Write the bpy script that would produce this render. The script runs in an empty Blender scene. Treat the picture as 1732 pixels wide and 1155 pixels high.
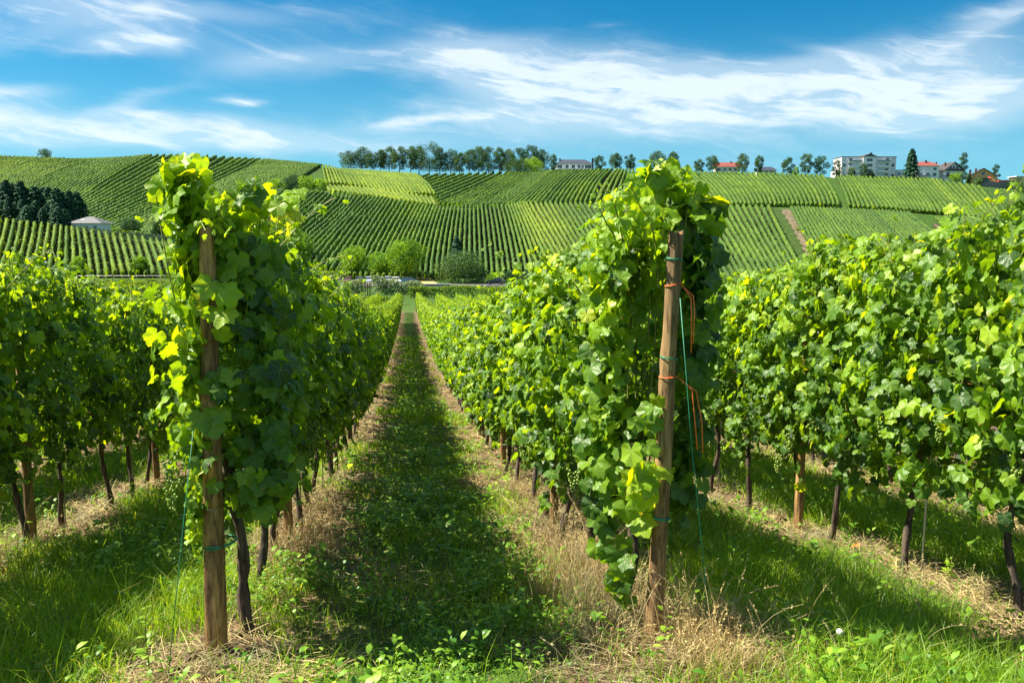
import bpy, math, random
import numpy as np
from mathutils import Vector, Matrix

SC = bpy.context.scene
COL = SC.collection
R = math.radians
# ------------------------------------------------------------------ camera
FPX, YH, XV = 1400.0, 400.0, 688.0
CAMZ = 1.867
PITCH = math.atan((577.5-YH)/FPX)
YAW = math.atan((866-XV)*math.cos(PITCH)/FPX)
cam_d = bpy.data.cameras.new('camera'); cam = bpy.data.objects.new('camera', cam_d); COL.objects.link(cam)
cam_d.sensor_width = 36; cam_d.lens = FPX/1732*36; cam_d.clip_start = 0.1; cam_d.clip_end = 20000
cam.location = (0, 0, CAMZ)
cam.rotation_euler = (R(90)-PITCH, 0, -YAW)
SC.camera = cam
SC.view_settings.view_transform = 'Standard'; SC.view_settings.look = 'None'
SC.view_settings.exposure = 1.5; SC.view_settings.gamma = 1.0
SC.cycles.max_bounces = 8; SC.cycles.diffuse_bounces = 3; SC.cycles.transmission_bounces = 4; SC.cycles.transparent_max_bounces = 4
SC.cycles.caustics_reflective = False; SC.cycles.caustics_refractive = False
# ------------------------------------------------------------------ sun
SUN_EL, SUN_FWD = R(52), R(15)
sdir = Vector((-math.cos(SUN_FWD)*math.cos(SUN_EL), math.sin(SUN_FWD)*math.cos(SUN_EL), math.sin(SUN_EL)))
sl = bpy.data.lights.new('sun', 'SUN'); sl.energy = 5.0; sl.angle = R(0.5); sl.color = (1, 0.93, 0.77)
so = bpy.data.objects.new('sun', sl); COL.objects.link(so); so.location = (0, 0, 60)
so.rotation_euler = (-sdir).to_track_quat('-Z', 'Y').to_euler()

# ------------------------------------------------------------------ node helpers
class NT:
    def __init__(s, tree): s.t = tree; s.n = tree.nodes; s.l = tree.links
    def node(s, typ, **kw):
        n = s.n.new(typ)
        for k, v in kw.items(): setattr(n, k, v)
        return n
    def put(s, sock, v):
        if v is None: return
        if isinstance(v, bpy.types.NodeSocket): s.l.new(v, sock)
        else: sock.default_value = v
    def m(s, op, a, b=None, c=None, clamp=False):
        n = s.n.new('ShaderNodeMath'); n.operation = op; n.use_clamp = clamp
        s.put(n.inputs[0], a); s.put(n.inputs[1], b); s.put(n.inputs[2], c)
        return n.outputs[0]
    def mix(s, f, a, b, mode='MIX'):
        n = s.n.new('ShaderNodeMix'); n.data_type = 'RGBA'; n.blend_type = mode
        s.put(n.inputs[0], f)
        for i, v in ((6, a), (7, b)):
            if not isinstance(v, bpy.types.NodeSocket) and len(v) == 3: v = (*v, 1)
            s.put(n.inputs[i], v)
        return n.outputs[2]
    def smooth(s, v, lo, hi):
        n = s.n.new('ShaderNodeMapRange'); n.interpolation_type = 'SMOOTHSTEP'
        s.put(n.inputs[0], v); n.inputs[1].default_value = lo; n.inputs[2].default_value = hi
        return n.outputs[0]
    def noise(s, vec, scale, detail=3, rough=.5, dist=0, dims='3D'):
        n = s.n.new('ShaderNodeTexNoise'); n.noise_dimensions = dims
        if vec is not None: s.l.new(vec, n.inputs['Vector'])
        n.inputs['Scale'].default_value = scale; n.inputs['Detail'].default_value = detail
        n.inputs['Roughness'].default_value = rough; n.inputs['Distortion'].default_value = dist
        return n.outputs[0]
    def comb(s, x, y, z=0.0):
        n = s.n.new('ShaderNodeCombineXYZ'); s.put(n.inputs[0], x); s.put(n.inputs[1], y); s.put(n.inputs[2], z)
        return n.outputs[0]

# ------------------------------------------------------------------ world : sky with cirrus
W = bpy.data.worlds.new('World'); SC.world = W; W.use_nodes = True
w = NT(W.node_tree); w.n.clear()
out = w.node('ShaderNodeOutputWorld'); bg = w.node('ShaderNodeBackground')
sky = w.node('ShaderNodeTexSky'); sky.sky_type = 'NISHITA'; sky.sun_disc = False
sky.sun_elevation = SUN_EL; sky.sun_rotation = R(-90)+SUN_FWD; sky.air_density = 1.0; sky.dust_density = 0.35; sky.ozone_density = 1.6; sky.altitude = 200
tc = w.node('ShaderNodeTexCoord')
mp = w.node('ShaderNodeVectorRotate'); mp.rotation_type = 'Z_AXIS'; mp.inputs['Angle'].default_value = YAW
w.l.new(tc.outputs['Generated'], mp.inputs['Vector'])
sp = w.node('ShaderNodeSeparateXYZ'); w.l.new(mp.outputs[0], sp.inputs[0])
AZ = w.m('ARCTAN2', sp.outputs[0], sp.outputs[1]); EL = w.m('ARCSINE', sp.outputs[2])
def azel(px, py):
    az = math.atan((px-866)/FPX); return az, math.atan((YH-py)/FPX*math.cos(az))
base = w.comb(w.m('MULTIPLY', AZ, 1.0), w.m('MULTIPLY', EL, 3.0))
wn = w.noise(base, 3.2, 3, .5)
wn2 = w.noise(w.comb(w.m('ADD', AZ, 7.3), w.m('MULTIPLY', EL, 3.0)), 5.0, 3, .55)
u2 = w.m('ADD', AZ, w.m('MULTIPLY', w.m('SUBTRACT', wn, .5), .13))
v2 = w.m('ADD', EL, w.m('MULTIPLY', w.m('SUBTRACT', wn2, .5), .05))
dens = None
# (cx, cy, half width, half height, tilt deg (+ rises to the right), strength)
BL = [(930,150,215,70,-7,1.0),(1130,165,260,50,-5,.9),(1330,175,270,50,-3,.85),(1560,150,240,62,4,.95),(1640,190,160,32,0,.75),
      (800,120,90,40,-15,.7),(560,105,230,30,6,.55),(430,120,120,22,14,.4),(255,97,100,14,8,1.1),(388,175,48,7,6,1.0),
      (150,70,260,26,10,.55),(330,40,330,30,4,.5),(40,165,90,14,8,.85),(235,175,80,10,22,.45),(235,198,40,7,0,.6),(300,232,480,34,2,.95),(60,215,230,30,0,.5),
      (740,208,110,6,1,.7),(1660,38,95,17,14,.6),(1470,150,175,9,-27,.55),(830,4,90,6,0,.7),(1010,55,30,8,-10,.2),
      (880,215,230,24,-6,.35),(1120,205,120,20,-20,.5),(60,20,260,22,0,.45),(1650,60,80,10,20,.35),(1500,100,260,18,6,.35),(1470,224,60,2.5,0,.45),(700,255,500,20,0,.28),(1330,275,500,16,0,.25)]
for cx, cy, hw, hh, tilt, amp in BL:
    a0, e0 = azel(cx, cy); a1, _ = azel(cx+hw, cy); sw = a1-a0; sh = hh/FPX
    ct, st = math.cos(R(tilt)), math.sin(R(tilt))
    du = w.m('SUBTRACT', u2, a0); dv = w.m('SUBTRACT', v2, e0)
    p_ = w.m('ADD', w.m('MULTIPLY', du, ct/sw), w.m('MULTIPLY', dv, st/sw))
    q_ = w.m('ADD', w.m('MULTIPLY', du, -st/sh), w.m('MULTIPLY', dv, ct/sh))
    r2 = w.m('ADD', w.m('MULTIPLY', p_, p_), w.m('MULTIPLY', q_, q_))
    g = w.m('MULTIPLY', w.m('EXPONENT', w.m('MULTIPLY', r2, -1.1)), amp)
    dens = g if dens is None else w.m('ADD', dens, g)
# fibres: noise stretched along slightly sloping streaks
fu = w.m('ADD', w.m('MULTIPLY', u2, 1.0), w.m('MULTIPLY', v2, .9))
fv = w.m('ADD', w.m('MULTIPLY', v2, 7.0), w.m('MULTIPLY', u2, 1.2))
fib = w.noise(w.comb(fu, w.m('MULTIPLY', fv, 1.2)), 7, 12, .60, 0)
fib2 = w.noise(w.comb(w.m('MULTIPLY', u2, 1.3), w.m('MULTIPLY', v2, 3.2), 3.0), 9, 8, .6, .1)
tex = w.m('ADD', w.m('MULTIPLY', fib, 1.25), w.m('MULTIPLY', fib2, .9))
veil = w.m('MULTIPLY', w.smooth(dens, .08, 1.1), .50)
cd = w.smooth(w.m('MULTIPLY', dens, w.m('ADD', w.m('MULTIPLY', w.m('SUBTRACT', tex, .74), 1.8), .03)), .0, 1.15)
tint = w.mix(1.0, sky.outputs[0], (.055, .50, .68), 'MULTIPLY')
low = w.smooth(EL, .26, .0)
tint = w.mix(w.m('MULTIPLY', low, .62), tint, (2.3, 4.6, 5.7))
cd = w.m('MAXIMUM', cd, veil)
# cirrus added overhead and behind, out of view, to raise the fill light
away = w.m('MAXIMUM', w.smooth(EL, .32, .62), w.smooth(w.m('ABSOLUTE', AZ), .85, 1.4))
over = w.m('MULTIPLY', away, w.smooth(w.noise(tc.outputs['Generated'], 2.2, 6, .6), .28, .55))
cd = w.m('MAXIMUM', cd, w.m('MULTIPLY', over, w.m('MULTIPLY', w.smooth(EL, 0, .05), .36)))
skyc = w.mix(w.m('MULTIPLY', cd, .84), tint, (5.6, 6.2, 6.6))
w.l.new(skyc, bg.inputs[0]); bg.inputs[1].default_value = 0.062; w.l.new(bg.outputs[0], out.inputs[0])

# ------------------------------------------------------------------ projection helpers
F_ = Vector((math.sin(YAW)*math.cos(PITCH), math.cos(YAW)*math.cos(PITCH), -math.sin(PITCH)))
R_ = Vector((math.cos(YAW), -math.sin(YAW), 0)); U_ = R_.cross(F_)
HF = np.array([math.sin(YAW), math.cos(YAW)]); HR = np.array([math.cos(YAW), -math.sin(YAW)])
def ray(px, py):
    v = F_+R_*((px-866)/FPX)-U_*((py-577.5)/FPX); return np.array(v)
def project(x, y, z):
    P = np.stack([x, y, z-CAMZ], -1); dz = P@np.array(F_)
    return 866+FPX*(P@np.array(R_))/dz, 577.5-FPX*(P@np.array(U_))/dz

# ------------------------------------------------------------------ terrain function
def zn(y):
    ys = [-60, 0, 2, 3.6, 6, 9.7, 14, 20, 32, 50, 90, 130]
    zs = [4.6, .50, .22, 0, -.37, -.90, -1.42, -2.05, -2.98, -4.15, -6.15, -7.9]
    yy = np.linspace(-60, 130, 1901); zz = np.interp(yy, ys, zs)
    return yy, zz
_yy, _zz = zn(0)
for _ in range(3):
    k = np.ones(11)/11; _zz = np.convolve(np.pad(_zz, 5, 'edge'), k, 'valid')
DN = [110,150,200,225,250,275,300,340,380,430,480,520,560,640,800,1500]
TB = {-400:[505,488,470,430,395,373,366,345,325,302,284,272,266,267,275,300],
 0:  [505,488,470,432,398,376,368,348,327,304,286,274,267,268,276,300],
 140:[505,488,470,440,412,394,388,362,337,312,292,279,273,274,281,305],
 275:[505,488,470,447,427,410,400,374,347,317,292,274,265,267,276,305],
 400:[505,490,472,452,432,414,396,367,340,312,292,278,271,272,281,305],
 520:[505,491,476,457,431,406,379,337,321,305,293,284,282,284,290,310],
 630:[505,492,478,467,437,404,374,339,324,311,301,295,294,295,300,315],
 720:[505,492,478,470,438,406,380,358,342,325,310,302,300,301,306,318],
 860:[505,492,479,470,438,406,380,356,344,325,307,299,298,300,305,318],
 1030:[505,492,480,472,438,404,376,350,332,312,299,292,292,294,300,315],
 1160:[505,493,482,474,440,408,380,355,337,318,305,298,297,298,304,316],
 1300:[505,494,484,476,442,410,382,356,340,322,308,300,299,300,305,317],
 1430:[505,494,485,477,444,412,386,359,344,327,313,305,304,305,309,319],
 1580:[505,494,486,478,447,420,396,368,350,332,318,308,306,308,312,320],
 1732:[505,494,486,478,454,430,410,386,368,350,336,328,325,325,325,325],
 2200:[505,494,486,478,456,434,416,394,378,362,350,340,336,334,330,328]}
_px = sorted(TB); _tt = np.array([(p-866)/FPX*1.004 for p in _px])
_tab = np.array([[-(py-YH)/FPX*d+CAMZ for d, py in zip(DN, TB[p])] for p in _px])
TG = np.linspace(-.93, .98, 260); DG = np.concatenate([np.linspace(90, 700, 306), np.linspace(710, 1500, 80)])
_t1 = np.array([np.interp(TG, _tt, _tab[:, j]) for j in range(len(DN))])        # nodes x T
_t2 = np.array([np.interp(DG, DN, _t1[:, i]) for i in range(len(TG))])          # T x D
def blur(a, n, ax):
    a = np.moveaxis(a, ax, -1); sh = a.shape; a = a.reshape(-1, sh[-1])
    k = np.ones(2*n+1)/(2*n+1)
    a = np.array([np.convolve(np.pad(r, n, 'edge'), k, 'valid') for r in a])
    return np.moveaxis(a.reshape(sh), -1, ax)
for _ in range(2): _t2 = blur(_t2, 5, 0); _t2 = blur(_t2, 4, 1)
def H(x, y):
    x = np.asarray(x, float); y = np.asarray(y, float)
    d = x*HF[0]+y*HF[1]; l = x*HR[0]+y*HR[1]
    zne = np.interp(y, _yy, _zz)-.06*np.clip(x-1.1, 0, 2.5)-.035*np.clip(-.9-x, 0, 2.5)
    dd = np.clip(d, 90, 1499.9); t = np.clip(l/np.maximum(d, 60), -.93, .98)
    fi = np.clip((t-TG[0])/(TG[1]-TG[0]), 0, len(TG)-1.001); i = fi.astype(int); fi = fi-i
    fj = np.interp(dd, DG, np.arange(len(DG))); fj = np.clip(fj, 0, len(DG)-1.001); j = fj.astype(int); fj = fj-j
    zf = (_t2[i, j]*(1-fi)+_t2[i+1, j]*fi)*(1-fj)+(_t2[i, j+1]*(1-fi)+_t2[i+1, j+1]*fi)*fj
    wq = np.clip((d-92)/30, 0, 1); wq = wq*wq*(3-2*wq)
    return zne*(1-wq)+zf*wq
def hgt(x, y): return float(H(x, y))
DS = np.concatenate([np.linspace(100, 700, 1201)])
def pix2ground(px, py, dmin=150, dmax=640):
    r = ray(px, py); s = DS[(DS >= dmin) & (DS <= dmax)]/(r[0]*HF[0]+r[1]*HF[1])
    x, y, z = r[0]*s, r[1]*s, r[2]*s+CAMZ
    dz = z-H(x, y); k = np.where(dz < 0)[0]
    i = k[0] if len(k) else int(np.argmin(dz/s))
    return x[i], y[i]
def at(px, d):
    r = ray(px, 380); s = d/(r[0]*HF[0]+r[1]*HF[1]); x, y = r[0]*s, r[1]*s
    return x, y, hgt(x, y)

# ------------------------------------------------------------------ object helpers
def tag(o, label=None, cat=None, group=None, kind=None):
    if label: o['label'] = label
    if cat: o['category'] = cat
    if group: o['group'] = group
    if kind: o['kind'] = kind
    return o
def empty(name, loc, rz=0):
    o = bpy.data.objects.new(name, None); COL.objects.link(o); o.location = loc; o.rotation_euler = (0, 0, rz)
    o.empty_display_size = .2; return o
def link(name, me, parent=None):
    o = bpy.data.objects.new(name, me); COL.objects.link(o)
    if parent: o.parent = parent
    return o
def copy_tree(o, parent=None):
    c = o.copy(); COL.objects.link(c); c.parent = parent
    for ch in list(o.children): copy_tree(ch, c)
    return c
def mesh_np(name, V, Fc, mats, smooth=False, tint=None, mi=None):
    """V (n,3); Fc list of int arrays (m,k) with k constant inside each array"""
    me = bpy.data.meshes.new(name); V = np.asarray(V, np.float32)
    if isinstance(Fc, np.ndarray): Fc = [Fc]
    me.vertices.add(len(V)); me.vertices.foreach_set('co', V.ravel())
    loops = np.concatenate([f.ravel() for f in Fc]).astype(np.int32)
    tot = np.concatenate([np.full(len(f), f.shape[1]) for f in Fc]).astype(np.int32)
    st = np.concatenate([[0], np.cumsum(tot)[:-1]]).astype(np.int32)
    me.loops.add(len(loops)); me.loops.foreach_set('vertex_index', loops)
    me.polygons.add(len(tot)); me.polygons.foreach_set('loop_start', st); me.polygons.foreach_set('loop_total', tot)
    if smooth: me.polygons.foreach_set('use_smooth', np.ones(len(tot), bool))
    if mi is not None: me.polygons.foreach_set('material_index', np.asarray(mi, np.int32))
    for m_ in (mats if isinstance(mats, (list, tuple)) else [mats]): me.materials.append(m_)
    if tint is not None:
        a = me.attributes.new('tint', 'FLOAT', 'POINT'); a.data.foreach_set('value', np.asarray(tint, np.float32))
    me.update(calc_edges=True); return me
class MB:
    def __init__(s): s.v = []; s.f = []
    def box(s, cx, cy, cz, sx, sy, sz, rz=0):
        b = len(s.v); c, n = math.cos(rz), math.sin(rz)
        for k in range(8):
            x = (k & 1)*sx-sx/2; y = ((k >> 1) & 1)*sy-sy/2; z = ((k >> 2) & 1)*sz-sz/2
            s.v.append((cx+x*c-y*n, cy+x*n+y*c, cz+z))
        for q in ((0,2,3,1),(4,5,7,6),(0,1,5,4),(1,3,7,5),(3,2,6,7),(2,0,4,6)): s.f.append([b+i for i in q])
        return s
    def b2(s, x0, x1, y0, y1, z0, z1): return s.box((x0+x1)/2, (y0+y1)/2, (z0+z1)/2, x1-x0, y1-y0, z1-z0)
    def poly(s, pts, faces):
        b = len(s.v); s.v += [tuple(p) for p in pts]; s.f += [[b+i for i in q] for q in faces]; return s
    def gable(s, x0, x1, y0, y1, z0, z1, axis='y', ov=0, th=.25):
        """solid gable roof, ridge along axis"""
        x0 -= ov; x1 += ov; y0 -= ov; y1 += ov
        if axis == 'y':
            m_ = (x0+x1)/2; P = [(x0,y0,z0),(x1,y0,z0),(m_,y0,z1),(x0,y1,z0),(x1,y1,z0),(m_,y1,z1)]
        else:
            m_ = (y0+y1)/2; P = [(x0,y1,z0),(x0,y0,z0),(x0,m_,z1),(x1,y1,z0),(x1,y0,z0),(x1,m_,z1)]
        return s.poly(P, [(0,1,2),(3,5,4),(0,3,4,1),(1,4,5,2),(0,2,5,3)])
    def hip(s, x0, x1, y0, y1, z0, z1, inset):
        m_ = (y0+y1)/2
        P = [(x0,y0,z0),(x1,y0,z0),(x1,y1,z0),(x0,y1,z0),(x0+inset,m_,z1),(x1-inset,m_,z1)]
        return s.poly(P, [(0,3,2,1),(0,1,5,4),(1,2,5),(2,3,4,5),(3,0,4)])
    def tube(s, pts, rad, n=6, cap=True):
        b0 = len(s.v); pts = [Vector(p) for p in pts]
        if not hasattr(rad, '__len__'): rad = [rad]*len(pts)
        ref = Vector((1, .13, .07)).normalized()
        for i, p in enumerate(pts):
            t = (pts[min(i+1, len(pts)-1)]-pts[max(i-1, 0)]).normalized()
            if abs(t.dot(ref)) > .95: rf = Vector((0, 1, 0))
            else: rf = ref
            a = t.cross(rf).normalized(); b = t.cross(a)
            for k in range(n):
                g = 2*math.pi*k/n; s.v.append(tuple(p+(a*math.cos(g)+b*math.sin(g))*rad[i]))
        for i in range(len(pts)-1):
            for k in range(n):
                q = b0+i*n; s.f.append([q+k, q+(k+1) % n, q+n+(k+1) % n, q+n+k])
        if cap:
            s.f.append([b0+k for k in range(n)][::-1]); s.f.append([b0+(len(pts)-1)*n+k for k in range(n)])
        return s
    def mesh(s, name, mat, smooth=False):
        me = bpy.data.meshes.new(name); me.from_pydata(s.v, [], s.f)
        for m_ in (mat if isinstance(mat, (list, tuple)) else [mat]): me.materials.append(m_)
        if smooth: me.polygons.foreach_set('use_smooth', np.ones(len(me.polygons), bool))
        me.update(); return me
    def build(s, name, mat, parent=None, smooth=False): return link(name, s.mesh(name, mat, smooth), parent)

# ------------------------------------------------------------------ materials
def newmat(name):
    m_ = bpy.data.materials.new(name); m_.use_nodes = True; t = NT(m_.node_tree); t.n.clear()
    o = t.node('ShaderNodeOutputMaterial'); return m_, t, o
def simple(name, col, rough=.6, nscale=0, namp=.25, metal=0, bump=0, coord='Object'):
    m_, t, o = newmat(name); p = t.node('ShaderNodeBsdfPrincipled')
    p.inputs['Roughness'].default_value = rough; p.inputs['Metallic'].default_value = metal
    c = (*col, 1)
    if nscale:
        tc_ = t.node('ShaderNodeTexCoord'); n = t.noise(tc_.outputs[coord], nscale, 5, .6)
        d = tuple(v*(1-namp) for v in col); e = tuple(min(1, v*(1+namp)) for v in col)
        t.put(p.inputs[0], t.mix(t.smooth(n, .3, .7), d, e))
        if bump:
            b = t.node('ShaderNodeBump'); b.inputs['Strength'].default_value = bump; b.inputs['Distance'].default_value = .02
            t.l.new(n, b.inputs['Height']); t.l.new(b.outputs[0], p.inputs['Normal'])
    else: p.inputs[0].default_value = c
    t.l.new(p.outputs[0], o.inputs[0]); return m_
def leafmat(name, ramp, trans, tw=.42, rough=.42, spec=.35, nscale=3.0, rnd=.0, veins=False):
    """ramp: list of (pos, colour) over the per-leaf tint attribute"""
    m_, t, o = newmat(name)
    at_ = t.node('ShaderNodeAttribute'); at_.attribute_name = 'tint'
    f = at_.outputs['Fac']
    if rnd:
        oi = t.node('ShaderNodeObjectInfo'); f = t.m('ADD', f, t.m('MULTIPLY', t.m('SUBTRACT', oi.outputs['Random'], .5), rnd), clamp=True)
    cr = t.node('ShaderNodeValToRGB'); e = cr.color_ramp.elements
    while len(e) < len(ramp): e.new(.5)
    for el, (p_, c_) in zip(e, ramp): el.position = p_; el.color = (*c_, 1)
    t.l.new(f, cr.inputs[0])
    geo = t.node('ShaderNodeNewGeometry')
    n = t.noise(geo.outputs['Position'], nscale, 2, .5)
    col = t.mix(t.smooth(n, .25, .75), t.mix(1, cr.outputs[0], (.66, .75, .8), 'MULTIPLY'), t.mix(1, cr.outputs[0], (1.22, 1.14, 1.0), 'MULTIPLY'))
    bmp = None
    if veins:
        lp_ = t.node('ShaderNodeAttribute'); lp_.attribute_name = 'leafpos'; sl_ = t.node('ShaderNodeSeparateXYZ'); t.l.new(lp_.outputs['Vector'], sl_.inputs[0])
        rq = t.m('SQRT', t.m('ADD', t.m('MULTIPLY', sl_.outputs[0], sl_.outputs[0]), t.m('MULTIPLY', sl_.outputs[1], sl_.outputs[1]))); an = t.m('ARCTAN2', sl_.outputs[0], sl_.outputs[1])
        ln = t.m('MULTIPLY', t.m('ABSOLUTE', t.m('SINE', t.m('MULTIPLY', an, 3.27))), rq)
        side_ = t.m('ABSOLUTE', t.m('SINE', t.m('MULTIPLY', t.m('ADD', rq, t.m('MULTIPLY', ln, -.28)), 19)))
        vm = t.m('MAXIMUM', t.smooth(ln, .075, .02), t.m('MULTIPLY', t.smooth(side_, .28, .06), .45))
        col = t.mix(t.m('MULTIPLY', vm, .55), col, t.mix(.6, col, (.42, .50, .12)))
        sn = t.noise(lp_.outputs['Vector'], 7, 3, .6); edge = t.m('MULTIPLY', t.smooth(t.m('ADD', rq, t.m('MULTIPLY', sn, .35)), .98, 1.12), t.smooth(n, .52, .62))
        col = t.mix(t.m('MULTIPLY', edge, .7), col, (.28, .17, .05))
        bmp = t.node('ShaderNodeBump'); bmp.inputs['Strength'].default_value = .5; bmp.inputs['Distance'].default_value = .004
        t.l.new(t.m('ADD', t.m('MULTIPLY', vm, -1), t.noise(lp_.outputs['Vector'], 9, 2, .5)), bmp.inputs['Height'])
    # the underside of a leaf is paler and duller
    col2 = t.mix(t.m('MULTIPLY', geo.outputs['Backfacing'], .45), col, t.mix(.5, col, (.17, .22, .11)))
    p = t.node('ShaderNodeBsdfPrincipled'); t.l.new(col2, p.inputs[0]); p.inputs['Roughness'].default_value = rough
    p.inputs['Specular IOR Level'].default_value = spec
    if bmp: t.l.new(bmp.outputs[0], p.inputs['Normal'])
    tr = t.node('ShaderNodeBsdfTranslucent'); t.l.new(t.mix(1, col, trans, 'MULTIPLY'), tr.inputs[0])
    mx = t.node('ShaderNodeMixShader'); mx.inputs[0].default_value = tw
    t.l.new(p.outputs[0], mx.inputs[1]); t.l.new(tr.outputs[0], mx.inputs[2]); t.l.new(mx.outputs[0], o.inputs[0]); return m_
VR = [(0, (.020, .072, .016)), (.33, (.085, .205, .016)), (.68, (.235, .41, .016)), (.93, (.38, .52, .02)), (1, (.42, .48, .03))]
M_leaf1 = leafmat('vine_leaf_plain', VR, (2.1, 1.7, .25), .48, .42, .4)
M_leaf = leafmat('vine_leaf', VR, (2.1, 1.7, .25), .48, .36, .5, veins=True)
M_hill = leafmat('hill_vine', [(0, (.026, .085, .012)), (.5, (.078, .165, .012)), (1, (.20, .28, .018))], (2.6, 2.3, .6), .30, .7, .15, .05)
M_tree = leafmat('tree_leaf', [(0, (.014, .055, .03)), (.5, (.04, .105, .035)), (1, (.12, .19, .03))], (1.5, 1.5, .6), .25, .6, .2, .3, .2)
M_treepale = leafmat('light_tree_leaf', [(0, (.05, .13, .018)), (.5, (.13, .26, .022)), (1, (.26, .38, .03))], (2.4, 2.2, .6), .38, .6, .2, .4, .2)  # paler, yellower green for some broadleaf trees and bushes
M_con = leafmat('conifer_needles', [(0, (.012, .05, .035)), (.5, (.035, .11, .065)), (1, (.12, .22, .11))], (1.5, 1.5, .8), .2, .7, .15, .3, .3)
M_grass = leafmat('grass_blade', [(0, (.06, .15, .012)), (.4, (.19, .36, .016)), (.75, (.35, .51, .022)), (1, (.50, .50, .14))], (2.0, 1.7, .5), .42, .45, .35, .8)
M_weed = leafmat('weed_leaf', [(0, (.07, .19, .02)), (.6, (.20, .36, .025)), (1, (.36, .48, .07))], (2.1, 1.8, .5), .40, .45, .35, 1.2)
M_straw = leafmat('dry_straw', [(0, (.13, .085, .04)), (.5, (.36, .26, .12)), (1, (.66, .53, .28))], (1.2, 1.1, .8), .18, .6, .2, 2)
M_grape = leafmat('green_grape', [(0, (.16, .27, .04)), (1, (.30, .40, .08))], (1.6, 1.5, .8), .25, .25, .6, 8)
M_stem = simple('green_cane', (.19, .20, .04), .6, 30, .35)
def bark(name, c1, c2, sc=14):
    m_, t, o = newmat(name); tc_ = t.node('ShaderNodeTexCoord')
    mp_ = t.node('ShaderNodeMapping'); mp_.inputs['Scale'].default_value = (1, 1, .12); t.l.new(tc_.outputs['Object'], mp_.inputs[0])
    n = t.noise(mp_.outputs[0], sc, 8, .7, .4); n2 = t.noise(tc_.outputs['Object'], 3.0, 4, .6)
    n6 = t.noise(mp_.outputs[0], sc*4, 4, .6); c = t.mix(t.smooth(n, .38, .62), c1, c2); c = t.mix(t.m('MULTIPLY', t.smooth(n6, .56, .66), .75), c, tuple(v*.22 for v in c1)); c = t.mix(t.m('MULTIPLY', t.smooth(t.noise(tc_.outputs['Object'], 1.3, 3, .5), .5, .7), .3), c, (.24, .19, .13) if c1[0] > .1 else c1); c = t.mix(t.m('MULTIPLY', t.smooth(n2, .45, .75), .6), c, tuple(v*.5 for v in c1))
    p = t.node('ShaderNodeBsdfPrincipled'); t.l.new(c, p.inputs[0]); p.inputs['Roughness'].default_value = .85
    b = t.node('ShaderNodeBump'); b.inputs['Strength'].default_value = .9; b.inputs['Distance'].default_value = .008
    t.l.new(n, b.inputs['Height']); t.l.new(b.outputs[0], p.inputs['Normal']); t.l.new(p.outputs[0], o.inputs[0]); return m_
M_bark = bark('vine_bark', (.018, .012, .009), (.13, .09, .065), 42)
M_tbark = bark('tree_bark', (.05, .035, .025), (.13, .10, .075), 4)
M_wood = bark('weathered_post_wood', (.13, .065, .022), (.46, .27, .09), 24)
M_wood2 = bark('old_post_wood', (.11, .058, .022), (.38, .235, .095), 20)
M_orange = simple('orange_twine', (.80, .16, .03), .6, 60, .2)
M_green = simple('green_twine', (.02, .22, .11), .5, 60, .2)
M_wire = simple('galvanised_wire', (.35, .36, .36), .35, metal=.9)
M_rust = simple('rusty_wire', (.30, .11, .04), .7, 30, .3)

# ------------------------------------------------------------------ ground sheet
SP = 2.0; XL = -.90; XR = 1.10
YS, YE = 3.65, 86.0
def vnoise(x, y, seed=0):
    xi = np.floor(x).astype(np.int64); yi = np.floor(y).astype(np.int64); fx = x-xi; fy = y-yi
    def h(a, b):
        v = np.sin(a*127.1+b*311.7+seed*74.7)*43758.5453; return v-np.floor(v)
    fx = fx*fx*(3-2*fx); fy = fy*fy*(3-2*fy)
    return (h(xi, yi)*(1-fx)+h(xi+1, yi)*fx)*(1-fy)+(h(xi, yi+1)*(1-fx)+h(xi+1, yi+1)*fx)*fy
def fbm(x, y, seed=0, o=4):
    a = 0; s = 1.; n = 0
    for k in range(o): a = a+vnoise(x*2**k, y*2**k, seed+k)*s; n += s; s *= .5
    return a/n
def rowdist(x):
    u = (x-XL)/SP; return np.abs(u-np.round(u))*SP
def micro(x, y):
    """bare mounded soil under the vines, small hollows elsewhere"""
    f = np.clip((40-y)/20, 0, 1); rd = rowdist(x)
    soil = np.clip(1-rd/.42, 0, 1)*(y > 3.0)
    return f*((fbm(x*1.6, y*1.6, 3)-.5)*.07+(fbm(x*7, y*7, 9, 3)-.5)*.035+soil*(.02+(fbm(x*7, y*7, 5, 4)-.5)*.14))
def G(x, y): return H(x, y)+micro(np.asarray(x, float), np.asarray(y, float))

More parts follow.
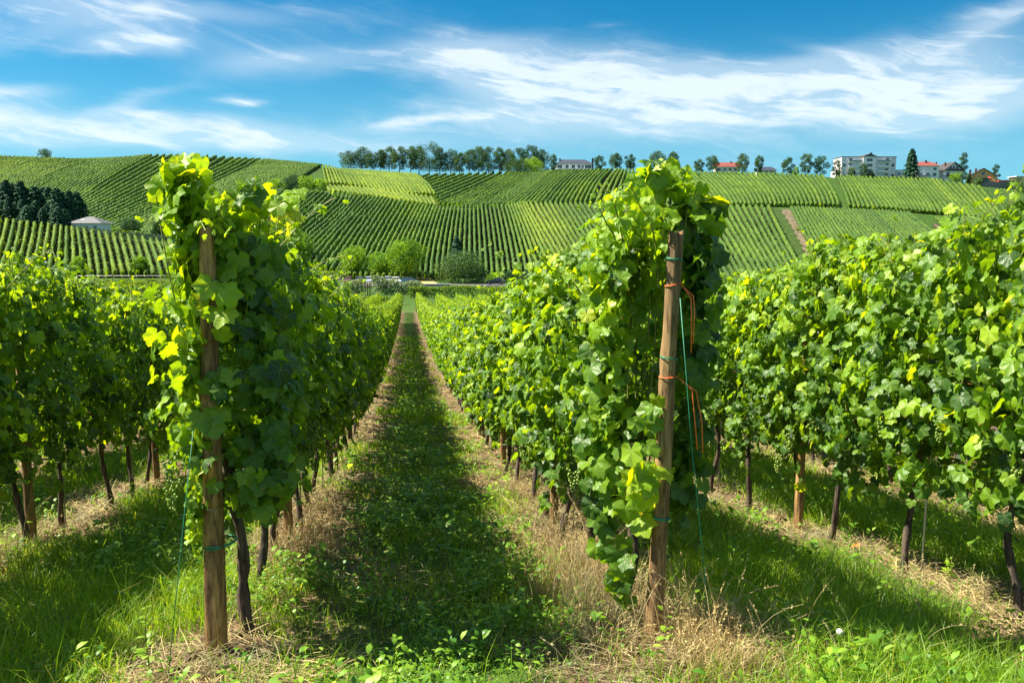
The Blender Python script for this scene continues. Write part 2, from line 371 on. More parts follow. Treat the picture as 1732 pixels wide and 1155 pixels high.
# patches of the far slope: rows traced as (bottom, [mid], top) guide lines over the relief
PATCH = [
 ('lower slope', 'on the lower slope above the car park', 75, .50, [[(330,452),(470,350),(480,333)],[(380,455),(520,350),(535,331)],[(455,455),(560,370),(585,333)],[(530,455),(575,395),(628,337)],[(590,474),(622,410),(664,342)],[(650,476),(670,420),(706,350)],[(714,475),(722,420),(742,355)],[(796,470),(796,354)],[(885,468),(874,410),(858,352)],[(962,474),(925,410),(890,347)],[(1085,482),(1045,410),(1006,348)]], .45),
 ('middle block', 'on the slope behind the right end post', 27, .5, [[(1100,482),(1060,410),(1018,348)],[(1290,484),(1255,420),(1215,352)],[(1372,484),(1340,435),(1299,353)]], .85),
 ('right block', 'right of the bare brown strip on the slope', 33, .5, [[(1400,484),(1370,420),(1338,355)],[(1545,484),(1490,418),(1437,359)],[(1695,484),(1600,415),(1535,364)]], .75),
 ('upper right block', 'on the upper slope below the birches', 32, .5, [[(1190,350),(1165,318),(1135,294)],[(1302,351),(1290,325),(1262,296)],[(1418,352),(1408,325),(1388,298)]], .85),
 ('block below the apartments', 'below the white apartment block', 20, .5, [[(1437,354),(1428,325),(1416,302)],[(1510,358),(1487,328),(1462,302)],[(1577,364),(1560,335),(1532,303)]], .85),
 ('curved block', 'in the hollow below the line of ridge trees', 42, .5, [[(712,304),(718,301),(726,298)],[(726,322),(755,311),(790,297)],[(742,350),(800,325),(862,295)],[(800,354),(855,330),(905,293)],[(862,352),(900,320),(935,291)],[(915,348),(945,312),(975,289)],[(998,346),(1015,310),(1038,288)]], .55),
 ('villa block', 'below the white villa on the ridge', 14, .5, [[(1010,346),(1026,312),(1044,289)],[(1040,346),(1052,312),(1060,289)],[(1088,346),(1088,312),(1086,291)],[(1140,348),(1132,320),(1118,293)]], .7),
 ('pale block', 'on the pale green block left of the ridge trees', 22, .5, [[(596,318),(587,300),(579,289)],[(640,326),(624,304),(607,291)],[(690,332),(672,308),(646,294)],[(735,333),(722,314),(701,297)]], .9),
 ('narrow strip', 'on the narrow pale strip above the lower slope', 24, .5, [[(560,328),(556,324),(552,318)],[(640,338),(632,330),(622,322)],[(738,353),(733,345),(728,337)]], 1.0),
 ('crest block', 'on the crest left of the pale block', 7, .5, [[(553,315),(549,300),(546,282)],[(592,316),(584,302),(577,290)]], .8),
 ('big left slope', 'sweeping up the big left hill', 62, .5, [[(20,345),(90,300),(180,273)],[(120,350),(190,300),(255,265)],[(140,368),(240,318),(330,265)],[(165,385),(270,335),(400,270)],[(190,396),(300,345),(450,273)],[(230,402),(345,335),(480,274)],[(300,405),(440,315),(515,278)],[(390,400),(500,310),(545,282)]], .6),
 ('left slope', 'on the far left slope above the conifers', 26, .5, [[(-60,300),(-40,280),(-20,267)],[(-40,330),(20,290),(70,270)],[(10,350),(80,300),(170,274)]], .75),
 ('low left slope', 'on the hill behind the small white house', 12, .5, [[(350,408),(400,380),(430,345)],[(440,410),(470,370),(480,335)]], .6),
 ('near left block', 'in the steep block below the small white house', 28, .5, [[(-30,471),(-10,420),(0,377)],[(78,471),(85,430),(92,385)],[(145,471),(140,430),(134,392)],[(215,471),(207,435),(198,402)],[(280,471),(270,440),(260,411)],[(345,472),(325,440),(305,416)]], .7),
 ('slanting block', 'on the rough slope below the orange house', 14, .5, [[(1582,364),(1565,335),(1538,303)],[(1650,372),(1625,345),(1590,307)],[(1700,382),(1680,350),(1655,318)]], .95),
 ('far right block', 'in the darker block at the right edge of the hill', 9, .5, [[(1712,378),(1690,348),(1668,322)],[(1790,378),(1750,352),(1716,326)]], .25),
 ('rough corner', 'on the overgrown corner behind the right row', 16, .5, [[(1700,430),(1650,400),(1580,372)],[(1760,420),(1720,395),(1640,372)],[(1800,410),(1760,390),(1712,382)]], .8),
]
def in_poly(px, py, poly):
    c = np.zeros(px.shape, bool); n = len(poly)
    for i in range(n):
        x0, y0 = poly[i]; x1, y1 = poly[(i+1) % n]
        if y0 == y1: continue
        c ^= ((y0 > py) != (y1 > py)) & (px < (x1-x0)*(py-y0)/(y1-y0)+x0)
    return c
def build_ground():
    ys = np.concatenate([np.arange(-40, 2, 1.5), np.arange(2, 12, .07), np.arange(12, 24, .16), np.arange(24, 60, .5), np.arange(60, 200, 1.6), np.arange(200, 640, 1.7), np.geomspace(645, 4000, 40)])
    s = np.concatenate([np.linspace(-1, -.16, 170)[:-1], np.linspace(-.16, .16, 150), np.linspace(.16, 1, 170)[1:]])
    # the middle of every line of the sheet is finer than its ends
    wd = 34+1.25*np.maximum(ys, 0)
    X = s[None, :]*wd[:, None]+ys[:, None]*.126; Y = np.repeat(ys[:, None], len(s), 1)
    Z = H(X, Y)+micro(X, Y)
    n0, n1 = X.shape; V = np.stack([X, Y, Z], -1).reshape(-1, 3)
    idx = np.arange(n0*n1).reshape(n0, n1)
    Fq = np.stack([idx[:-1, :-1], idx[:-1, 1:], idx[1:, 1:], idx[1:, :-1]], -1).reshape(-1, 4)
    # what covers the ground: 0 grass, 1 bare soil
    px, py = project(V[:, 0], V[:, 1], V[:, 2]); d = V[:, 0]*HF[0]+V[:, 1]*HF[1]
    far = d > 190
    soil = np.zeros(len(V))
    for nm, wh, n, sp_, G_, tn in PATCH:
        lo = [g[0] for g in G_]; hi = [g[-1] for g in G_]
        poly = lo+hi[::-1]
        soil[far & in_poly(px, py, poly)] = {'lower slope': .95, 'curved block': .75, 'villa block': .9, 'near left block': .6, 'pale block': .12, 'narrow strip': .05, 'big left slope': .45, 'middle block': .7, 'right block': .6}.get(nm, .4)
    fallow = far & in_poly(px, py, [(1327,354),(1336,354),(1382,446),(1366,450)])
    soil[fallow] = .3
    fallow = far & in_poly(px, py, [(1303,352),(1327,354),(1366,450),(1346,450)])
    soil[fallow] = .25
    soil[far & in_poly(px, py, [(1576,378),(1584,378),(1626,415),(1612,415)])] = 1.4
    soil[far & in_poly(px, py, [(734,330),(740,330),(746,352),(738,354)])] = 1.3
    dry = (d > 150) & in_poly(px, py, [(560,476),(560,462),(720,458),(740,482),(716,483)])
    me = mesh_np('ground', V, Fq, M_ground, True)
    a = me.attributes.new('soil', 'FLOAT', 'POINT'); a.data.foreach_set('value', soil.astype(np.float32))
    a = me.attributes.new('dry', 'FLOAT', 'POINT'); a.data.foreach_set('value', dry.astype(np.float32))
    tag(link('ground', me), kind='structure')
m_, t, o = newmat('ground'); M_ground = m_
geo = t.node('ShaderNodeNewGeometry'); P = geo.outputs['Position']; sx = t.node('ShaderNodeSeparateXYZ'); t.l.new(P, sx.inputs[0])
n1 = t.noise(P, 1.1, 5, .6); n2 = t.noise(P, 9, 6, .65); n3 = t.noise(P, 45, 4, .6); n4 = t.noise(P, .06, 4, .6)
u = t.m('DIVIDE', t.m('SUBTRACT', sx.outputs[0], XL), SP); rd = t.m('MULTIPLY', t.m('ABSOLUTE', t.m('SUBTRACT', u, t.m('ROUND', u))), SP)
strip = t.smooth(t.m('ADD', rd, t.m('MULTIPLY', t.m('SUBTRACT', n1, .5), 1.9)), .74, .34)
strip = t.m('MULTIPLY', strip, t.smooth(t.m('ADD', sx.outputs[1], t.m('MULTIPLY', n1, 1.0)), 3.0, 3.6))
strip = t.m('MULTIPLY', strip, t.smooth(sx.outputs[1], 90, 86))
grassc = t.mix(t.smooth(n2, .3, .7), (.035, .08, .014), (.075, .13, .024)); grassc = t.mix(t.m('MULTIPLY', t.smooth(n1, .45, .7), .5), grassc, (.12, .10, .04))
soilc = t.mix(t.smooth(n2, .3, .72), (.05, .031, .019), (.24, .155, .095)); soilc = t.mix(t.smooth(n3, .5, .75), soilc, (.30, .21, .13))
near = t.mix(strip, grassc, soilc)
as_ = t.node('ShaderNodeAttribute'); as_.attribute_name = 'soil'; ad = t.node('ShaderNodeAttribute'); ad.attribute_name = 'dry'
n5 = t.noise(P, .9, 4, .6)
fg = t.mix(t.smooth(n5, .3, .7), (.022, .058, .010), (.055, .11, .016)); fs = t.mix(t.smooth(n5, .3, .7), (.026, .022, .014), (.060, .045, .030))
farc = t.mix(t.m('MINIMUM', as_.outputs['Fac'], 1.0), fg, fs)
farc = t.mix(t.smooth(as_.outputs['Fac'], 1.1, 1.5), farc, t.mix(t.smooth(n5, .3, .7), (.17, .11, .065), (.10, .12, .04)))
farc = t.mix(t.m('MULTIPLY', ad.outputs['Fac'], t.smooth(n5, .2, .5)), farc, (.45, .36, .13))
gc = t.mix(t.smooth(sx.outputs[1], 86, 130), near, farc)
p = t.node('ShaderNodeBsdfPrincipled'); t.l.new(gc, p.inputs[0]); p.inputs['Roughness'].default_value = .95; p.inputs['Specular IOR Level'].default_value = .1
b = t.node('ShaderNodeBump'); b.inputs['Strength'].default_value = .8; b.inputs['Distance'].default_value = .03
t.l.new(t.m('ADD', n2, t.m('MULTIPLY', n3, .5)), b.inputs['Height']); t.l.new(b.outputs[0], p.inputs['Normal']); t.l.new(p.outputs[0], o.inputs[0])
build_ground()

# ------------------------------------------------------------------ leaf scattering
RNG = np.random.default_rng(7)
def unit(a): return a/np.maximum(np.linalg.norm(a, axis=-1, keepdims=True), 1e-9)
def leaf_template(level, seed):
    r = np.random.default_rng(seed)
    if level == 0:
        half = [(9,.88),(18,.87),(28,.74),(38,.80),(49,.83),(57,.90),(68,.78),(80,.68),(94,.72),(108,.78),(124,.68),(142,.60),(160,.48)]
    elif level == 1:
        half = [(26,.76),(54,.88),(82,.68),(108,.74),(150,.52)]
    else: half = [(50,.80),(120,.60)]
    A = [(0, 1.0)]+half+[(180, .10)]+[(-a, q) for a, q in half[::-1]]
    ang = np.radians([a for a, _ in A]); rr = np.array([q for _, q in A])*(1+r.uniform(-.06, .06, len(A)))
    rad = lambda f: np.stack([np.sin(ang)*rr*f*1.02, np.cos(ang)*rr*f], -1)
    ph = r.uniform(0, 6.28, 3); cup = r.uniform(.08, .62); fold = r.uniform(-.12, .30)
    def z(xy):
        q = np.hypot(xy[:, 0], xy[:, 1]); a = np.arctan2(xy[:, 0], xy[:, 1])
        veins = np.cos(a*6.55)   # ridges on the five veins
        return -cup*q*q+veins*(-.055)*q+fold*np.abs(xy[:, 0])+.11*q*np.sin(3*a+ph[0])+.07*np.sin(xy[:, 1]*5+ph[1])*q
    n = len(A)
    if level == 0:
        a1 = rad(.52); a2 = rad(1.0); xy = np.concatenate([[[0, 0]], a1, a2])
        i = np.arange(n); j = (i+1) % n
        F3 = np.stack([np.zeros(n, int), 1+j, 1+i], -1)
        F4 = np.concatenate([np.stack([1+i, 1+j, 1+n+j], -1), np.stack([1+i, 1+n+j, 1+n+i], -1)])
        Fc = np.concatenate([F3, F4])
    else:
        xy = np.concatenate([[[0, 0]], rad(1.0)]); i = np.arange(n); j = (i+1) % n
        Fc = np.stack([np.zeros(n, int), 1+j, 1+i], -1)
    return np.concatenate([xy, z(xy)[:, None]], 1), Fc
TPL = {lv: [leaf_template(lv, 10*lv+s) for s in range(9)] for lv in (0, 1, 2)}
def place(tpls, pos, nrm, tip, scl, tint, rng):
    """instances of the templates at pos, facing nrm, tip pointing tip -> V, F, tint"""
    nrm = unit(nrm); tip = unit(tip-(tip*nrm).sum(-1, keepdims=True)*nrm); side = np.cross(tip, nrm)
    which = rng.integers(0, len(tpls), len(pos)); Vs, Fs, Ts = [], [], []; off = 0; loc = []
    for k, (tv, tf) in enumerate(tpls):
        q = which == k; m = q.sum()
        if not m: continue
        M = np.stack([side[q], tip[q], nrm[q]], 1)*scl[q][:, None, None]
        v = np.einsum('va,nab->nvb', tv, M)+pos[q][:, None, :]
        Fs.append((tf[None]+(off+np.arange(m)*len(tv))[:, None, None]).reshape(-1, 3)); Vs.append(v.reshape(-1, 3)); Ts.append(np.repeat(tint[q], len(tv)))
        off += m*len(tv); loc.append(np.tile(tv, (m, 1)))
    place.local = np.concatenate(loc)
    return np.concatenate(Vs), np.concatenate(Fs), np.concatenate(Ts)

def canopy_points(rng, n, y0, y1, thick=.26, z0=.61, z1=2.0):
    """a trained hedge of shoots: x across the row, y along it"""
    y = rng.uniform(y0, y1, n); zz = rng.uniform(0, 1, n)**.84
    low = z0+.16*np.sin(y*5.3+rng.uniform(0, 6))+rng.normal(0, .06, n); top = z1+.07*np.sin(y*7.1+rng.uniform(0, 6))
    z = low+(top-low)*zz
    th = thick*(.62+.5*np.sin(np.clip(zz*1.05+.05, 0, 1)*math.pi)**.7)*(1+.22*np.sin(y*9+z*4+rng.uniform(0, 6)))
    sgn = np.where(rng.random(n) < .5, -1., 1.); inner = rng.random(n) < .28
    x = np.where(inner, rng.uniform(-.7, .7, n)*th, sgn*th*rng.normal(.92, .13, n))
    nr = np.stack([sgn*.95+rng.normal(0, .3, n), rng.normal(0, .72, n), .38+rng.normal(0, .6, n)], -1)
    nr[inner] = rng.normal(0, 1, (inner.sum(), 3)); nr[:, 2] = np.where(zz > .93, np.abs(nr[:, 2])+.6, nr[:, 2])
    tip = np.stack([sgn*.25+rng.normal(0, .35, n), rng.normal(0, .6, n), -1+rng.normal(0, .4, n)], -1)
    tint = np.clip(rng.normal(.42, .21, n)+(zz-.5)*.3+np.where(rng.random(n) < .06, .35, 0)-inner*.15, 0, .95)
    s = rng.uniform(.032, .069, n)*np.where(zz > .9, .8, 1)
    sd = float(rng.integers(0, 500)); k = fbm(y*3.2+sd+sgn*7, z*2.8+sd, 7, 2) > .26+.14*rng.random(n)   # thin places in the hedge
    return np.stack([x, y, z], -1)[k], nr[k], tip[k], s[k], tint[k]
def shoots(rng, k, y0, y1, z1, reach=(.0, .30), droop=.5):
    """free shoot tips above the canopy, with small young leaves -> leaf arrays + cane paths"""
    P_, N_, T_, S_, C_, paths = [], [], [], [], [], []
    for _ in range(k):
        b = np.array([rng.uniform(-.16, .16), rng.uniform(y0, y1), z1-.35]); L = rng.uniform(*reach)+.35
        dx, dy = rng.normal(0, .10, 2); pts = []
        for i in range(7):
            f = i/6; pts.append(b+np.array([dx*f*f*1.6, dy*f*f*1.6, L*f-droop*.25*f**3*rng.uniform(.3, 1)]))
        paths.append(pts)
        for i in range(1, 7):
            for _k in range(2 if i < 6 else 3):
                P_.append(pts[i]+rng.normal(0, .02, 3)); a = rng.uniform(0, 6.28)
                N_.append([math.cos(a)*.8, math.sin(a)*.8, rng.uniform(.2, .9)]); T_.append([math.cos(a)*.6, math.sin(a)*.6, -rng.uniform(.2, 1)])
                S_.append((.066-.045*(i/6)**2)*rng.uniform(.8, 1.1)); C_.append(min(.78, .48+.24*(i/6)+rng.normal(0, .08)))
    return np.array(P_), np.array(N_), np.array(T_), np.array(S_), np.array(C_), paths
def cane_geo(paths, r0=.0052, r1=.0025):
    mb = MB()
    for p_ in paths: mb.tube(p_, list(np.linspace(r0, r1, len(p_))), 4, False)
    return np.array(mb.v), np.array(mb.f)
def foliage_mesh(name, seed, n=1500, level=0, y0=-.46, y1=.46, extra=None, **kw):
    rng = np.random.default_rng(seed)
    P_, N_, T_, S_, C_ = canopy_points(rng, n, y0, y1, **kw)
    if level == 2: S_ = S_*1.5
    if level == 1: S_ = S_*1.12
    a = shoots(rng, 9 if level < 2 else 3, y0, y1, kw.get('z1', 1.93))
    P_ = np.concatenate([P_, a[0]]); N_ = np.concatenate([N_, a[1]]); T_ = np.concatenate([T_, a[2]]); S_ = np.concatenate([S_, a[3]]); C_ = np.concatenate([C_, a[4]])
    paths = list(a[5])
    if extra:
        e = extra(rng); P_ = np.concatenate([P_, e[0]]); N_ = np.concatenate([N_, e[1]]); T_ = np.concatenate([T_, e[2]]); S_ = np.concatenate([S_, e[3]]); C_ = np.concatenate([C_, e[4]]); paths += e[5]
    if level == 0:
        for k in range(7):
            y = rng.uniform(y0, y1); x = rng.uniform(-.2, .2)
            paths.append([np.array([x*.2+x*f, y*(.7+.3*f)+.04*math.sin(f*7+k), .75+1.3*f]) for f in np.linspace(0, 1, 9)])
    V, Fc, tn = place(TPL[level], P_, N_, T_, S_, C_, rng); loc = place.local
    if level < 2:
        cv, cf = cane_geo(paths); nV = len(V)
        V = np.concatenate([V, cv]); tn = np.concatenate([tn, np.full(len(cv), .6)])
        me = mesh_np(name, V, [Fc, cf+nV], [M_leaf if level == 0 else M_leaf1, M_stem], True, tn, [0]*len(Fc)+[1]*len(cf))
        if level == 0:
            lc = np.concatenate([loc, np.full((len(cv), 3), 9.)]).astype(np.float32)
            at_ = me.attributes.new('leafpos', 'FLOAT_VECTOR', 'POINT'); at_.data.foreach_set('vector', lc.ravel())
        return me
    return V, Fc, tn
def trunk_mb(seed, mb=None, ox=0, oy=0, oz=0, h=.82, r=.019, n=7, lean=None):
    rng = random.Random(seed); mb = mb or MB(); pts = []; rad = []
    lx, ly = lean or (rng.uniform(-.06, .06), rng.uniform(-.16, .16)); st = 12
    for i in range(st+1):
        f = i/st; pts.append((ox+lx*(1-f)+.020*math.sin(f*8+seed), oy+ly*(1-f)+.034*math.sin(f*7+seed*2), oz-.06+(h+.06)*f))
        rad.append(r*(1.3-.5*f+.20*math.sin(f*23+seed)+.1*math.sin(f*41+seed*3))+(.012 if f > .85 else 0))
    mb.tube(pts, rad, n)
    top = Vector(pts[-1])
    for s_ in (-1, 1):   # two arms tied along the wire
        mb.tube([top-Vector((0, 0, .03)), top+Vector((.01, s_*.1, .07)), top+Vector((0, s_*.25, .09)), top+Vector((.01, s_*.42, .08))], [.018, .014, .011, .007], 5)
    return mb
# grape bunch
def ico():
    import bmesh
    bm = bmesh.new(); bmesh.ops.create_icosphere(bm, subdivisions=1, radius=1.0)
    v = np.array([tuple(q.co) for q in bm.verts]); f = np.array([[q.index for q in fc.verts] for fc in bm.faces]); bm.free(); return v, f
ICO = ico()
def grapes(seed):
    rng = np.random.default_rng(seed); n = 46; f = rng.random(n)**.7
    r = .040*(1-f*.75); a = rng.uniform(0, 6.28, n)
    pos = np.stack([r*np.cos(a), r*np.sin(a), -f*.15], -1); s = rng.uniform(.0065, .0085, n)
    V = (ICO[0][None]*s[:, None, None]+pos[:, None]).reshape(-1, 3); Fc = (ICO[1][None]+(np.arange(n)*len(ICO[0]))[:, None, None]).reshape(-1, 3)
    return mesh_np('grape_cluster', V, Fc, M_grape, True, np.repeat(rng.random(n), len(ICO[0])))
GR = [grapes(s) for s in range(4)]

ORD = 'first second third fourth fifth sixth seventh eighth ninth tenth eleventh twelfth'.split()
def ordn(k):
    if k < 12: return ORD[k]
    k += 1; return f"{k}{'th' if k % 100 in (11,12,13) else {1:'st',2:'nd',3:'rd'}.get(k % 10, 'th')}"
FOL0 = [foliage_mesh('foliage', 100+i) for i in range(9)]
FOL1 = [foliage_mesh('foliage', 200+i, n=1000, level=1) for i in range(6)]
TRK = [trunk_mb(i*3+1).mesh('trunk', M_bark, True) for i in range(7)]
VINES = []
rowname = {0: 'row left of the grassy path', 1: 'row right of the grassy path', -1: 'outer row at the left edge', 2: 'outer row at the right edge', -2: 'row behind the left edge row', 3: 'row behind the right edge row'}
rr = random.Random(5)
def vine_y(ri):
    """positions of the vines along a row"""
    st = {0: 3.98, 1: 3.90, -1: 3.75, 2: 3.75, -2: 4.0, 3: 3.9}.get(ri, 3.9+.13*(ri % 4)); ys = []
    y = st
    while y < YE: ys.append(y); y += .84
    return ys
IND = {0: 74, 1: 74, -1: 50, 2: 52, -2: 24, 3: 24}
def vine(ri, k, y):
    x = XL+ri*SP+rr.uniform(-.02, .02); z = float(G(x, y))
    root = empty('grapevine', (x, y, z), math.pi*rr.randint(0, 1)); s = rr.uniform(.96, 1.05)
    if y > 10: s *= rr.uniform(.97, 1.03)
    s *= {0: 1.035, 1: .98, -1: 1.05, 2: 1.06}.get(ri, 1.0)
    root.scale = (rr.uniform(.95, 1.1), 1, s)
    close = y < 16
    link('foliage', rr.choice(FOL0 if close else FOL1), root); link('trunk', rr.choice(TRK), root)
    if y < 11 and ri in (-1, 0, 1, 2):
        for _ in range(rr.randint(3, 5)):
            g = link('grape_cluster', rr.choice(GR), root); g.location = (rr.choice((-1, 1))*rr.uniform(.16, .27), rr.uniform(-.4, .4), rr.uniform(.62, .98)); g.scale = [rr.uniform(.85, 1.25)]*3
    side = rowname[ri]
    if k < 30: lab = f'green leafy grapevine, {ordn(k)} from the near end of the {side}'
    else: lab = f'distant grapevine merging into the far part of the {side}'
    tag(root, lab, 'grapevine', f'grapevines of the {side}'); return root
for ri, cnt in IND.items():
    for k, y in enumerate(vine_y(ri)[:cnt]):
        if k == 0 and ri in (0, 1): continue        # the end vines are built on their own below
        vine(ri, k, y)
# the many vines further off, one object
def rest_vines():
    rng = np.random.default_rng(3); Vs, Fs, Ts = [], [], []; off = 0; tb = MB()
    var = [foliage_mesh('v', 300+i, n=190, level=2) for i in range(8)]
    varn = [foliage_mesh('v', 320+i, n=330, level=2) for i in range(5)]
    for ri in range(-9, 12):
        for k, y in enumerate(vine_y(ri)):
            if k < IND.get(ri, 0): continue
            if ri not in IND and y < 3+abs(ri-.5)*1.2: pass
            V, Fc, tn = (varn if y < 30 else var)[rng.integers(0, 5 if y < 30 else 8)]
            x = XL+ri*SP; z = float(G(x, y)); sg = rng.choice([-1, 1])
            Vs.append(V*np.array([sg, sg, rng.uniform(.95, 1.05)])+np.array([x, y, z])); Fs.append(Fc+off); Ts.append(tn); off += len(V)
            tb.tube([(x, y, z-.05), (x+.01, y, z+.85)], [.025, .02], 4, False)
    me = mesh_np('distant_grapevines', np.concatenate(Vs), [np.concatenate(Fs), np.array(tb.f)+off] if False else np.concatenate(Fs), [M_leaf1], True, np.concatenate(Ts))
    V = np.concatenate(Vs+[np.array(tb.v)]); T_ = np.concatenate(Ts+[np.zeros(len(tb.v))]); F3 = np.concatenate(Fs); F4 = np.array(tb.f)+off
    bpy.data.meshes.remove(me)
    me = mesh_np('distant_grapevines', V, [F3, F4], [M_leaf1, M_bark], True, T_, [0]*len(F3)+[1]*len(F4))
    tag(link('distant_grapevines', me), 'mass of distant leafy grapevine rows stretching down to the valley', 'vineyard', kind='stuff')
rest_vines()

# end vines with leaves wrapped round the end posts
def end_extra(side):  # sun and shade put into leaf tint: left clumps brighter, right darker
    def f(rng):
        P_, N_, T_, S_, C_, paths = [], [], [], [], [], []
        def cl(n, c, sp_, out, s=(.045, .082), t_=(.5, .2)):
            c = np.array(c)
            for _ in range(n):
                q = c+np.clip(rng.normal(0, 1, 3), -1.5, 1.5)*np.array(sp_); P_.append(q)
                N_.append(np.array(out)+rng.normal(0, .5, 3)); T_.append([rng.normal(0, .4), rng.normal(0, .4)-.2, -1]); S_.append(rng.uniform(*s)); C_.append(np.clip(rng.normal(*t_), 0, .97))
        if side == 'L':
            cl(60, (.10, -.05, 2.03), (.15, .09, .06), (0, -.3, .9), t_=(.68, .16)); cl(40, (-.10, -.10, 2.10), (.07, .08, .08), (-.4, -.4, .6), t_=(.7, .14)); cl(60, (-.13, -.16, 1.94), (.04, .07, .15), (-.8, -.4, .3), t_=(.66, .16))
            cl(80, (-.10, -.22, 1.45), (.035, .06, .28), (-.8, -.5, .3), t_=(.6, .18)); cl(60, (-.08, -.22, .95), (.03, .05, .22), (-.8, -.5, .2), s=(.04, .07), t_=(.6, .18))
            cl(30, (-.09, -.24, .62), (.03, .04, .09), (-.8, -.4, .3), s=(.032, .055), t_=(.8, .1))
            cl(60, (.16, -.08, 1.66), (.07, .08, .16), (.5, -.8, .3), t_=(.35, .2)); cl(90, (.20, -.14, 1.15), (.07, .10, .25), (.6, -.7, .3), t_=(.3, .2)); cl(50, (.18, -.22, .82), (.07, .08, .12), (.4, -.8, .2), t_=(.35, .2))
            cl(10, (.03, -.34, 1.58), (.04, .02, .07), (.1, -.9, .3), t_=(.78, .1)); cl(8, (.05, -.33, 1.30), (.05, .02, .06), (.1, -.9, .3)); cl(7, (.0, -.33, .98), (.05, .02, .12), (.1, -.9, .3)); cl(8, (.06, -.24, 2.07), (.09, .03, .02), (0, -.8, .5), s=(.06, .08))
        else:
            cl(60, (.10, -.10, 2.00), (.15, .10, .07), (.1, -.4, .9), t_=(.6, .16)); cl(50, (.10, -.08, 2.11), (.08, .08, .08), (.1, -.4, .7), t_=(.66, .16)); cl(24, (.26, -.08, 2.03), (.05, .06, .06), (.4, -.5, .5), t_=(.5, .16)); cl(90, (.24, -.14, 1.78), (.06, .08, .16), (.5, -.7, .3), t_=(.25, .12))
            cl(90, (.26, -.14, 1.2), (.05, .08, .30), (.5, -.7, .3), t_=(.25, .12)); cl(60, (.22, -.12, .72), (.05, .08, .14), (.5, -.6, .3), t_=(.25, .12)); cl(14, (.24, -.05, .42), (.06, .08, .08), (.5, -.5, .3), t_=(.3, .1))
            cl(50, (-.18, -.12, 1.5), (.06, .08, .28), (-.8, -.5, .3), t_=(.62, .15)); cl(80, (-.19, -.12, 1.0), (.07, .08, .25), (-.8, -.5, .3), t_=(.45, .18)); cl(34, (-.16, -.2, .60), (.05, .06, .14), (-.7, -.6, .3), t_=(.4, .18))
            cl(16, (-.12, -.28, .32), (.03, .04, .08), (-.6, -.6, .3), t_=(.4, .15)); cl(10, (-.08, -.40, 1.02), (.04, .02, .10), (-.3, -.9, .3), t_=(.6, .1)); cl(12, (-.05, -.42, .78), (.05, .02, .08), (0, -.9, .3), t_=(.7, .1)); cl(8, (-.10, -.38, .68), (.03, .03, .06), (-.5, -.8, .3))
        a = shoots(rng, 7, -.25, 0, 2.0, (.05, .2), .9)
        return (np.concatenate([np.array(P_), a[0]]), np.concatenate([np.array(N_), a[1]]), np.concatenate([np.array(T_), a[2]]), np.concatenate([np.array(S_), a[3]]), np.concatenate([np.array(C_), a[4]]), a[5])
    return f
for ri, sd, seed, lab in ((0, 'L', 41, 'grapevine wrapping the left end post, leaves hanging either side of its split top'), (1, 'R', 42, 'grapevine crowning the leaning right end post, its leaves coloured darker as shade on the right side')):
    y = vine_y(ri)[0]; x = XL+ri*SP+(.05 if ri == 0 else 0); z = float(G(x, y)); root = empty('grapevine', (x, y, z))
    link('foliage', foliage_mesh('foliage', seed, n=1100, y0=-.22, y1=.46, extra=end_extra(sd), z1=1.93, thick=.22), root)
    link('trunk', trunk_mb(seed, r=.025, lean=(.07 if ri == 0 else -.05, -.06)).mesh('trunk', M_bark, True), root)
    for gx, gy, gz in (((-.20, -.28, .95), (-.22, -.2, .80), (.2, -.1, .8)) if ri == 0 else ((-.2, -.2, .7), (-.28, .1, .75), (.25, -.1, .8))):
        g = link('grape_cluster', GR[seed % 4], root); g.location = (gx, gy, gz)
    tag(root, lab, 'grapevine', f'grapevines of the {rowname[ri]}')

# ------------------------------------------------------------------ posts, stakes, twine, wires
def post(name, base, top, r0, r1, mat, square=False, split=False):
    mb = MB(); b = Vector(base); t_ = Vector(top); L = (t_-b).length; n = 22; st = 44; kn = [(random.Random(int(base[1]*7)+q).uniform(.1, .95), random.Random(int(base[0]*9)+q).uniform(0, 6.28)) for q in range(4)]
    rng = random.Random(int(base[0]*100)+int(base[1]*10)); vs = []
    loc = []
    for i in range(st+1):
        f = i/st; c = b.lerp(t_, f)-b; r = r0+(r1-r0)*f
        for k in range(n):
            a = 2*math.pi*k/n; q = r*(1+.05*math.sin(3*a+i*.17)+.03*math.sin(7*a+1.3)+.04*math.sin(i*.33)+rng.uniform(-.018, .018)+sum(.16*math.exp(-((f-kf)*L/.03)**2-(math.remainder(a-ka, 6.283)/.5)**2) for kf, ka in kn))
            if square: q = r*min(1.28, 1/max(abs(math.cos(a+.25)), abs(math.sin(a+.25))))*(1+rng.uniform(-.02, .02))
            if k in (3, 17) and i > st-(26 if split else 14): q *= .80
            if split and i > st-8 and k == 3: q *= .7
            loc.append((c.x+q*math.cos(a), c.y+q*math.sin(a), c.z+(rng.uniform(-.012, .012) if i == st else 0)))
    fc = [[i*n+k, i*n+(k+1) % n, (i+1)*n+(k+1) % n, (i+1)*n+k] for i in range(st) for k in range(n)]
    loc.append((t_.x-b.x, t_.y-b.y, t_.z-b.z-.003)); fc += [[st*n+k, st*n+(k+1) % n, len(loc)-1] for k in range(n)]
    me = bpy.data.meshes.new(name); me.from_pydata(loc, [], fc); me.materials.append(mat); me.update()
    me.polygons.foreach_set('use_smooth', np.array([True]*(st*n)+[False]*n)); 
    o = link(name, me); o.location = b; return o
def gz(x, y): return float(G(x, y))
PL = ((-.895, 3.72), (-.85, 3.72)); PR = ((1.10, 3.52), (1.165, 3.52))
